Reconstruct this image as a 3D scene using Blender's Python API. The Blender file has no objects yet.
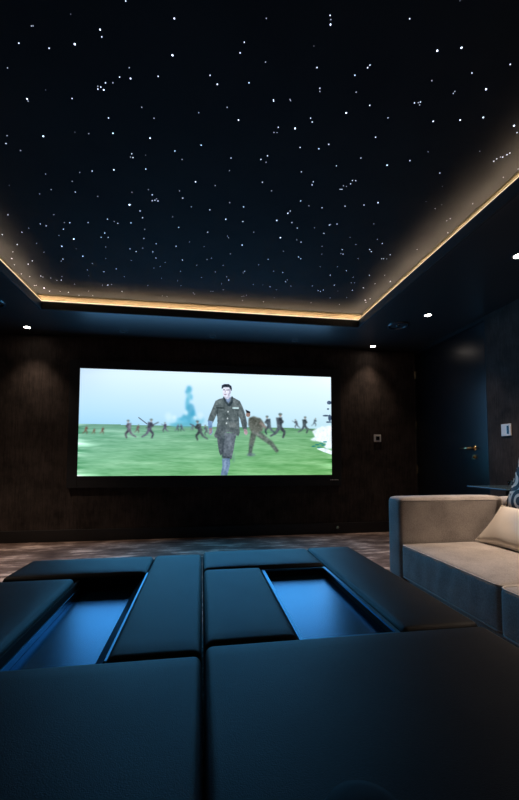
import bpy, bmesh, math, random
import numpy as np
from mathutils import Vector, Matrix
S = bpy.context.scene
COL = S.collection

# ---------------------------------------------------------------- camera
F_PX, YAW, PITCH, ROLL, CAM_H = 375.0, math.radians(8.75), math.radians(3.35), math.radians(0.05), 0.9
f = Vector((math.sin(YAW)*math.cos(PITCH), math.cos(YAW)*math.cos(PITCH), math.sin(PITCH)))
r = Vector((math.cos(YAW), -math.sin(YAW), 0)); u = r.cross(f)
r2 = r*math.cos(ROLL)+u*math.sin(ROLL); u2 = -r*math.sin(ROLL)+u*math.cos(ROLL)
cd = bpy.data.cameras.new('camera'); cam = bpy.data.objects.new('camera', cd); COL.objects.link(cam)
cam.matrix_world = Matrix(((r2.x, u2.x, -f.x, 0), (r2.y, u2.y, -f.y, 0), (r2.z, u2.z, -f.z, CAM_H), (0, 0, 0, 1)))
cd.sensor_fit = 'VERTICAL'; cd.sensor_height = 24.0; cd.lens = 24.0*F_PX/800.0
cd.shift_y = 38.0/800.0; cd.clip_start = 0.02
S.camera = cam
# ---------------------------------------------------------------- world, view, big light
w = bpy.data.worlds.new('world'); S.world = w; w.use_nodes = True
w.node_tree.nodes['Background'].inputs[0].default_value = (0.02, 0.03, 0.04, 1)
w.node_tree.nodes['Background'].inputs[1].default_value = 0.0
S.view_settings.view_transform = 'Standard'; S.view_settings.look = 'None'
S.view_settings.exposure = 0.0; S.view_settings.gamma = 1.0; S.view_settings.use_curve_mapping = False

def area_light(name, loc, rot, sx, sy, col, power, spread=180):
    l = bpy.data.lights.new(name, 'AREA'); l.shape = 'RECTANGLE'; l.size = sx; l.size_y = sy
    l.color = col; l.energy = power; l.spread = math.radians(spread)
    o = bpy.data.objects.new(name, l); o.location = loc; o.rotation_euler = rot; COL.objects.link(o); return o
def spot_light(name, loc, col, power, angle=95, blend=.9, size=.025, rot=(0, 0, 0)):
    l = bpy.data.lights.new(name, 'SPOT'); l.color = col; l.energy = power; l.spot_size = math.radians(angle)
    l.spot_blend = blend; l.shadow_soft_size = size
    o = bpy.data.objects.new(name, l); o.location = loc; o.rotation_euler = rot; COL.objects.link(o); return o
BLUE_FILL = (0.01, 0.40, 1.0); BLUE_FILL_W = 34.0
area_light('added_blue_fill', (0.108, 4.405, 1.325), (math.radians(-90), 0, 0), 2.90, 1.18, BLUE_FILL, BLUE_FILL_W)  # added blue fill lamp before the screen, bluer than the picture's own light
WARM = (1.0, 0.77, 0.60)
# lit downlights: x, y, power
LIT = [(-1.854, 4.254, 24), (2.09, 4.317, 20), (2.167, 3.288, 28), (2.154, 2.213, 140), (2.15, 1.15, 120), (-1.95, 3.28, 115), (-1.95, 2.2, 50)]
UNLIT = [(-0.868, 4.226), (0.114, 4.242), (1.081, 4.237)]
LED_STRENGTH = 85.0
STAR_STRENGTH = 3.5

ZC, XR, XL, YB, YF = 2.31, 2.726, -2.59, 4.482, -2.0     # ceiling, walls
OX0, OX1, OY0, OY1 = -1.495, 1.63, -1.2, 3.70            # ceiling opening
ZF, ZS, LEDGE = 2.383, 2.480, 0.07                        # fascia top, star panel, ledge width

# ---------------------------------------------------------------- materials
def srgb(r_, g, b):
    c = lambda v: (v/255/12.92 if v/255 <= .04045 else ((v/255+.055)/1.055)**2.4)
    return (c(r_), c(g), c(b), 1)
class NT:
    def __init__(s, name):
        s.m = bpy.data.materials.new(name); s.m.use_nodes = True; s.t = s.m.node_tree; s.n = s.t.nodes
        s.b = s.n['Principled BSDF']
    def new(s, ty, **k):
        n = s.n.new(ty)
        for a, v in k.items():
            if hasattr(n, a): setattr(n, a, v)
            else: n.inputs[a.replace('_', ' ')].default_value = v
        return n
    def link(s, a, b): s.t.links.new(a, b)
    def coords(s, scale=(1, 1, 1)):
        tc = s.new('ShaderNodeTexCoord'); mp = s.new('ShaderNodeMapping'); mp.inputs['Scale'].default_value = scale
        s.link(tc.outputs['Object'], mp.inputs[0]); return mp.outputs[0]
    def noise(s, vec, scale, detail=4, rough=.6):
        n = s.new('ShaderNodeTexNoise'); s.link(vec, n.inputs['Vector'])
        n.inputs['Scale'].default_value = scale; n.inputs['Detail'].default_value = detail; n.inputs['Roughness'].default_value = rough
        return n.outputs['Fac']
    def ramp(s, fac, stops):
        n = s.new('ShaderNodeValToRGB'); s.link(fac, n.inputs[0]); e = n.color_ramp.elements
        e[0].position, e[0].color = stops[0][0], (*stops[0][1][:3], 1)
        e[1].position, e[1].color = stops[-1][0], (*stops[-1][1][:3], 1)
        for p, c in stops[1:-1]:
            q = e.new(p); q.color = (*c[:3], 1)
        return n.outputs[0]
    def bump(s, h, strength=.3, dist=.01):
        n = s.new('ShaderNodeBump'); n.inputs['Strength'].default_value = strength; n.inputs['Distance'].default_value = dist
        s.link(h, n.inputs['Height']); s.link(n.outputs[0], s.b.inputs['Normal'])
    def set(s, **k):
        for a, v in k.items(): s.b.inputs[a.replace('_', ' ')].default_value = v
        return s
def plain(name, col, rough=.5, metal=0, var=.12, scale=30, **k):
    s = NT(name); fac = s.noise(s.coords(), scale)
    a = tuple(c*(1-var) for c in col[:3]); b = tuple(min(1, c*(1+var)) for c in col[:3])
    s.link(s.ramp(fac, [(.3, a), (.7, b)]), s.b.inputs['Base Color']); s.set(Roughness=rough, Metallic=metal, **k); return s.m
def fabric(name, col, rough=.85, weave=900, bump=.35, mottle=.18, sheen=0.0, stretch=(1, 1, 1), spec=.25):
    s = NT(name); v = s.coords(stretch)
    big = s.noise(v, 6, 5); fine = s.noise(v, 160, 3)
    mix = s.new('ShaderNodeMath', operation='ADD'); 
    m1 = s.new('ShaderNodeMath', operation='MULTIPLY'); m1.inputs[1].default_value = .5; s.link(fine, m1.inputs[0])
    m2 = s.new('ShaderNodeMath', operation='MULTIPLY'); m2.inputs[1].default_value = .5; s.link(big, m2.inputs[0])
    s.link(m1.outputs[0], mix.inputs[0]); s.link(m2.outputs[0], mix.inputs[1])
    a = tuple(c*(1-mottle*1.6) for c in col[:3]); b = tuple(min(1, c*(1+mottle*1.6)) for c in col[:3])
    s.link(s.ramp(mix.outputs[0], [(.35, a), (.65, b)]), s.b.inputs['Base Color'])
    s.bump(s.noise(v, 520, 1), bump, .0015); s.set(Roughness=rough)
    s.b.inputs['Sheen Weight'].default_value = sheen; s.b.inputs['Specular IOR Level'].default_value = spec
    return s.m
def emit(name, col, strength):
    s = NT(name); s.set(Base_Color=(0, 0, 0, 1), Emission_Color=col, Emission_Strength=strength, Roughness=.5); return s.m

M = {}
def wallpaper(name, c0, c1):
    s = NT(name); v = s.coords((14, 14, 1.1)); v2 = s.coords((1, 1, 1))
    st = s.noise(v, 6, 6, .7); mo = s.noise(v2, 5, 5, .65)
    ad = s.new('ShaderNodeMath', operation='MULTIPLY'); s.link(st, ad.inputs[0]); s.link(mo, ad.inputs[1])
    s.link(s.ramp(ad.outputs[0], [(.13, c0), (.38, c1)]), s.b.inputs['Base Color'])
    s.bump(s.noise(v2, 170, 3), .35, .003); s.set(Roughness=.8); s.b.inputs['Specular IOR Level'].default_value = .2
    return s.m
M['wall'] = wallpaper('dark_wallpaper', (.015, .0112, .0095), (.060, .045, .038))
s = NT('soffit_paint'); s.link(s.ramp(s.noise(s.coords(), 3), [(.3, (.020, .021, .022)), (.7, (.026, .027, .028))]), s.b.inputs['Base Color']); s.set(Roughness=.33); s.b.inputs['Specular IOR Level'].default_value = 1.0; M['soffit'] = s.m
M['fascia'] = plain('fascia_paint', (.018, .018, .02), .6)
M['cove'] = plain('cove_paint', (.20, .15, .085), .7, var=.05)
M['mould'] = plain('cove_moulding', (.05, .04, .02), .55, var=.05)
s = NT('star_felt'); s.link(s.ramp(s.noise(s.coords(), 2.5), [(.3, (.018, .018, .019)), (.7, (.023, .023, .024))]), s.b.inputs['Base Color']); s.set(Roughness=.9); s.b.inputs['Specular IOR Level'].default_value = .05; M['star_felt'] = s.m
M['base'] = plain('baseboard_paint', (.010, .009, .009), .5)
# silky streaked carpet
s = NT('streaked_carpet'); v = s.coords((1.0, 5.5, 1)); a = s.noise(v, 3.2, 9, .72); v2 = s.coords((1, 1.6, 1)); b_ = s.noise(v2, 2.6, 6, .6)
m_ = s.new('ShaderNodeMath', operation='MULTIPLY'); s.link(a, m_.inputs[0]); s.link(b_, m_.inputs[1])
s.link(s.ramp(m_.outputs[0], [(.14, (.05, .032, .026)), (.26, (.20, .14, .115)), (.37, (.72, .55, .46))]), s.b.inputs['Base Color'])
s.bump(s.noise(v, 30, 6), .5, .01); s.set(Roughness=.6); s.b.inputs['Specular IOR Level'].default_value = .15; M['floor'] = s.m
# door veneer
s = NT('black_door_veneer'); v = s.coords((20, 20, 1)); s.link(s.ramp(s.noise(v, 5, 6), [(.3, (.003, .0035, .004)), (.7, (.009, .010, .012))]), s.b.inputs['Base Color'])
s.bump(s.noise(v, 9, 4), .06, .002); s.set(Roughness=.27); s.b.inputs['Specular IOR Level'].default_value = .6; M['door'] = s.m
M['gap'] = plain('black_reveal', (.003, .003, .003), .8)
M['frame'] = plain('black_velvet_frame', (.006, .006, .008), .7)
M['plate'] = plain('white_plate', (.72, .70, .68), .4, var=.03)
M['plate_black'] = plain('black_glass_button', (.01, .01, .012), .2)
M['brass'] = plain('polished_brass', (.85, .62, .32), .22, 1.0, var=.05)
M['otto'] = fabric('charcoal_ottoman_fabric', (.012, .0115, .0115), sheen=.0, rough=.52, spec=.26, bump=.45)
M['otto_base'] = fabric('charcoal_base_fabric', (.05, .05, .052))
M['tray'] = plain('blue_tinted_tray', (.010, .11, .20), .27, .9, var=.04, scale=8)  # blue of the reflected screen light is put into the tray colour
M['rim'] = plain('brushed_tray_rim', (.04, .22, .36), .35, .8, var=.05)  # rim colour carries the same blue light tint
M['sofa'] = fabric('taupe_sofa_fabric', (.37, .335, .31), mottle=.2, bump=.5, sheen=.2)
M['sofa_pipe'] = fabric('taupe_piping', (.52, .48, .44), mottle=.05)
M['satin'] = plain('champagne_satin', (.80, .74, .66), .38, .3, var=.06, scale=5)
M['gloss'] = plain('black_gloss_glass', (.05, .09, .12), .08, .2)
M['chrome'] = plain('dark_chrome', (.25, .26, .28), .25, 1.0)
M['grille'] = plain('speaker_grille', (.03, .032, .036), .45)
M['ring'] = plain('glossy_black_ring', (.03, .035, .04), .18)
M['dl_ring'] = plain('downlight_trim', (.03, .03, .032), .4)
M['dl_off'] = plain('downlight_bore', (.004, .004, .004), .6)
M['dl_lamp'] = emit('downlight_lamp', (1.0, .86, .74, 1), 30)
M['led'] = emit('warm_led_tape', (1.0, .76, .52, 1), LED_STRENGTH)
M['star'] = emit('fibre_star', (.70, .76, 1.0, 1), STAR_STRENGTH)
M['bowl'] = plain('dark_ceramic', (.006, .010, .013), .9)
s = NT('clear_glass'); s.set(Base_Color=(.9, .95, .97, 1), Roughness=.03, Transmission_Weight=1.0, IOR=1.18); M['glass'] = s.m
# scroll patterned cushion: wave rings distorted
s = NT('scroll_pattern_fabric'); v = s.coords((1, 1, 1))
vor = s.new('ShaderNodeTexVoronoi'); s.link(v, vor.inputs['Vector']); vor.inputs['Scale'].default_value = 8
mul = s.new('ShaderNodeMath', operation='MULTIPLY'); mul.inputs[1].default_value = 22; s.link(vor.outputs['Distance'], mul.inputs[0])
sn = s.new('ShaderNodeMath', operation='SINE'); s.link(mul.outputs[0], sn.inputs[0])
s.link(s.ramp(sn.outputs[0], [(.28, (.02, .018, .018)), (.42, (.85, .72, .58))]), s.b.inputs['Base Color']); s.set(Roughness=.6); M['scroll'] = s.m
# picture: colours live on the mesh as the image the screen shows
s = NT('screen_image'); at = s.new('ShaderNodeAttribute'); at.attribute_name = 'image'
s.set(Base_Color=(0, 0, 0, 1), Roughness=.6); s.b.inputs['Specular IOR Level'].default_value = 0
s.link(at.outputs['Color'], s.b.inputs['Emission Color']); s.b.inputs['Emission Strength'].default_value = 1.0; M['image'] = s.m

# ---------------------------------------------------------------- mesh helpers
def link_mesh(name, bm, mat, parent=None, smooth=False, **props):
    me = bpy.data.meshes.new(name); bmesh.ops.recalc_face_normals(bm, faces=bm.faces[:]) if len(bm.faces) < 60000 else None
    bm.to_mesh(me); bm.free(); me.materials.append(mat)
    if smooth:
        for p in me.polygons: p.use_smooth = True
    o = bpy.data.objects.new(name, me); COL.objects.link(o)
    if parent: o.parent = parent; o.matrix_parent_inverse = Matrix.Translation(parent.location).inverted() if parent.rotation_euler.to_quaternion().angle == 0 else Matrix()
    for k, v in props.items(): o[k] = v
    return o
def BM(): return bmesh.new()
def box(bm, x0, x1, y0, y1, z0, z1, bev=0, seg=2):
    r_ = bmesh.ops.create_cube(bm, size=1.0); vs = r_['verts']
    for v in vs:
        v.co = Vector(((x0+x1)/2+v.co.x*(x1-x0), (y0+y1)/2+v.co.y*(y1-y0), (z0+z1)/2+v.co.z*(z1-z0)))
    if bev:
        es = list({e for v in vs for e in v.link_edges})
        bmesh.ops.bevel(bm, geom=es, offset=bev, segments=seg, affect='EDGES', profile=.5)
    return bm
def rbox(bm, x0, x1, y0, y1, z0, z1, rad=.03, puff=0, n=14, nr=4, seed=0, wr=0):
    """soft rounded box; puff crowns the top, wr wrinkles it"""
    c = Vector(((x0+x1)/2, (y0+y1)/2, (z0+z1)/2)); h = [(x1-x0)/2, (y1-y0)/2, (z1-z0)/2]
    rad = min(rad, *[v*.98 for v in h]); rnd = random.Random(seed)
    def axis(hh):
        L = [-hh + rad*(1-math.cos(i/nr*math.pi/2)) for i in range(nr)]
        inner = hh-rad; m_ = max(1, int(n*inner/max(h)))
        L += [-inner+2*inner*i/m_ for i in range(m_+1)]
        L += [-v for v in L[:nr]][::-1]
        return L
    ax = [axis(v) for v in h]; cache = {}
    ph = [rnd.uniform(0, 6.28) for _ in range(6)]
    def vert(p):
        k = tuple(round(v, 5) for v in p)
        if k in cache: return cache[k]
        q = Vector([max(-(h[i]-rad), min(h[i]-rad, p[i])) for i in range(3)]); d = Vector(p)-q
        o_ = q + (d.normalized()*rad if d.length > 1e-9 else d)
        fx = max(0, 1-(p[0]/h[0])**4); fy = max(0, 1-(p[1]/h[1])**4); fz = max(0, 1-(p[2]/h[2])**4)
        if p[2] > 0: o_.z += puff*fx*fy*(p[2]/h[2])
        o_.x += puff*.35*fy*fz*(p[0]/h[0]); o_.y += puff*.35*fx*fz*(p[1]/h[1])
        if wr:
            a_ = math.sin(p[0]*23+ph[0])*math.sin(p[1]*19+ph[1]+p[2]*17)+.6*math.sin(p[0]*41+p[1]*37+ph[2])
            o_ += Vector((0, 0, 1))*wr*a_*fx*fy*(p[2] > 0) + Vector((1 if p[0] > 0 else -1, 0, 0))*wr*math.sin(p[1]*60+ph[3]+math.sin(p[2]*20))*fy*fz*(abs(p[0]) > h[0]-rad)
        v = bm.verts.new(c+o_); cache[k] = v; return v
    for a, b, d in ((0, 1, 2), (1, 2, 0), (0, 2, 1)):
        for sg in (-1, 1):
            A, B = ax[a], ax[b]
            for i in range(len(A)-1):
                for j in range(len(B)-1):
                    q = []
                    for (ii, jj) in ((i, j), (i+1, j), (i+1, j+1), (i, j+1)):
                        p = [0, 0, 0]; p[a] = A[ii]; p[b] = B[jj]; p[d] = sg*h[d]; q.append(vert(p))
                    if len(set(q)) == 4:
                        try: bm.faces.new(q)
                        except ValueError: pass
    return bm
def lathe(bm, c, prof, n=32, mat=None):
    rings = []
    for (rr, z) in prof:
        rings.append([bm.verts.new(Vector((c[0]+rr*math.cos(2*math.pi*i/n), c[1]+rr*math.sin(2*math.pi*i/n), c[2]+z))) for i in range(n)] if rr > 1e-6 else [bm.verts.new(Vector((c[0], c[1], c[2]+z)))])
    for A, B in zip(rings, rings[1:]):
        for i in range(n):
            j = (i+1) % n
            if len(A) == 1 and len(B) == 1: continue
            if len(A) == 1: bm.faces.new((A[0], B[i], B[j]))
            elif len(B) == 1: bm.faces.new((A[i], A[j], B[0]))
            else: bm.faces.new((A[i], A[j], B[j], B[i]))
    return bm
def tube(bm, pts, rad, n=8, closed=False):
    P = [Vector(p) for p in pts]; rings = []; m_ = len(P)
    for i, p in enumerate(P):
        a = P[(i-1) % m_] if (closed or i) else P[i]; b = P[(i+1) % m_] if (closed or i < m_-1) else P[i]
        t = (b-a).normalized(); up = Vector((0, 0, 1)) if abs(t.z) < .9 else Vector((1, 0, 0))
        s_ = t.cross(up).normalized(); q = s_.cross(t); rr = rad[i] if isinstance(rad, (list, tuple)) else rad
        rings.append([bm.verts.new(p+(s_*math.cos(2*math.pi*k/n)+q*math.sin(2*math.pi*k/n))*rr) for k in range(n)])
    L = list(zip(rings, rings[1:]))+([(rings[-1], rings[0])] if closed else [])
    for A, B in L:
        for k in range(n): bm.faces.new((A[k], A[(k+1) % n], B[(k+1) % n], B[k]))
    if not closed: bm.faces.new(rings[0][::-1]); bm.faces.new(rings[-1])
    return bm
def struct(name, bm, mat, parent=None, **k):
    o = link_mesh(name, bm, mat, parent, **k)
    if not parent: o['kind'] = 'structure'
    return o
def thing(name, label, cat, loc, group=None):
    o = bpy.data.objects.new(name, None); o.location = loc; o.empty_display_size = .1; COL.objects.link(o)
    o['label'] = label; o['category'] = cat
    if group: o['group'] = group
    return o
def tag(o, label, cat, group=None):
    o['label'] = label; o['category'] = cat
    if group: o['group'] = group
    return o

# ---------------------------------------------------------------- room shell
struct('floor', box(BM(), XL-.1, XR+.1, YF-.1, YB+.1, -.1, 0), M['floor'])
struct('wall_back', box(BM(), XL-.1, XR+.1, YB, YB+.1, 0, 2.6), M['wall'])
struct('wall_left', box(BM(), XL-.1, XL, YF, YB, 0, 2.6), M['wall'])
struct('wall_rear', box(BM(), XL-.1, XR+.1, YF-.1, YF, 0, 2.6), M['wall'])
DY0, DY1, DZ = 3.243, 4.452, 2.262
bm = BM(); box(bm, XR, XR+.12, YF, DY0-.022, 0, 2.6); box(bm, XR, XR+.12, DY0-.022, DY1+.012, DZ+.045, 2.6); box(bm, XR, XR+.12, DY1+.012, YB, 0, 2.6)
struct('wall_right', bm, M['wall'])
# ceiling ring around the star field, one solid slab per side, mitred by overlap-free rectangles
bm = BM()
box(bm, XL, OX0-.02, YF, YB, ZC, ZC+.05); box(bm, OX1+.02, XR, YF, YB, ZC, ZC+.05)
box(bm, OX0-.02, OX1+.02, OY1+.02, YB, ZC, ZC+.05); box(bm, OX0-.02, OX1+.02, YF, OY0-.02, ZC, ZC+.05)
struct('ceiling', bm, M['soffit'])
def ring(bm, x0, x1, y0, y1, t, z0, z1):
    """frame standing outside the rectangle, wall thickness t"""
    box(bm, x0-t, x0, y0-t, y1+t, z0, z1); box(bm, x1, x1+t, y0-t, y1+t, z0, z1)
    box(bm, x0, x1, y1, y1+t, z0, z1); box(bm, x0, x1, y0-t, y0, z0, z1)
    return bm
struct('trim_1', ring(BM(), OX0, OX1, OY0, OY1, .018, ZC-.004, ZF), M['fascia'])                       # fascia of the opening
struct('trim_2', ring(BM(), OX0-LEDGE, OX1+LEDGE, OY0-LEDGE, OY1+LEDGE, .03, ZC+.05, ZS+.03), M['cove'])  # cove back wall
bm = BM(); mw = .004
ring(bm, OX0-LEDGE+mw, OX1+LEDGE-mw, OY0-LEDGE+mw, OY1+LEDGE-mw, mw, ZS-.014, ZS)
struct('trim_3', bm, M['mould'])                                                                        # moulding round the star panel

# skirting
bm = BM(); box(bm, XL, XR, YB-.018, YB, 0, .128, .003); struct('baseboard_back', bm, M['base'])
bm = BM(); box(bm, XL, XL+.018, YF, YB-.018, 0, .128, .003); struct('baseboard_left', bm, M['base'])
bm = BM(); box(bm, XR-.018, XR, YF, DY0-.03, 0, .128, .003); struct('baseboard_right', bm, M['base'])
bm = BM(); box(bm, XL+.018, XR-.018, YF, YF+.018, 0, .128, .003); struct('baseboard_rear', bm, M['base'])

# door
struct('door_1', box(BM(), XR+.012, XR+.055, DY0, DY1, .004, DZ, .002), M['door'])
door = bpy.data.objects['door_1']
bm = BM()
box(bm, XR+.004, XR+.11, DY0-.022, DY0-.004, 0, DZ+.004); box(bm, XR+.004, XR+.11, DY1+.003, DY1+.012, 0, DZ+.004)
box(bm, XR+.004, XR+.11, DY0-.022, DY1+.012, DZ+.006, DZ+.045)
struct('trim_4', bm, M['gap'])
struct('trim_5', box(BM(), XR+.09, XR+.12, DY0-.022, DY1+.012, 0, DZ+.04), M['gap'])
bm = BM(); rz = (3.424, 1.023)
def disc_x(bm, x0, x1, y, z, rad, n=24):
    A = [bm.verts.new((x0, y+rad*math.cos(t), z+rad*math.sin(t))) for t in [2*math.pi*i/n for i in range(n)]]
    B = [bm.verts.new((x1, v.co.y, v.co.z)) for v in A]
    for i in range(n): bm.faces.new((A[i], A[(i+1) % n], B[(i+1) % n], B[i]))
    bm.faces.new(A[::-1]); bm.faces.new(B)
    return bm
disc_x(bm, XR+.012, XR+.002, *rz, .026); tube(bm, [(XR+.004, *rz), (XR-.045, *rz)], .009)
tube(bm, [(XR-.045, 3.415, 1.023), (XR-.047, 3.50, 1.022), (XR-.047, 3.565, 1.021), (XR-.043, 3.585, 1.020)], [.0105, .010, .009, .007], 12)
struct('door_handle', bm, M['brass'], door, smooth=True)
bm = BM(); disc_x(bm, XR+.012, XR+.003, 3.428, .932, .026); box(bm, XR-.018, XR+.003, 3.421, 3.435, .918, .946, .003)
struct('door_lock', bm, M['brass'], door)
for z0 in (2.0, 1.35, .78, .25):
    bm = BM(); tube(bm, [(XR+.004, DY1+.002, z0-.05), (XR+.004, DY1+.002, z0+.05)], .007, 10)
    struct('door_hinge', bm, M['brass'], door)

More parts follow.
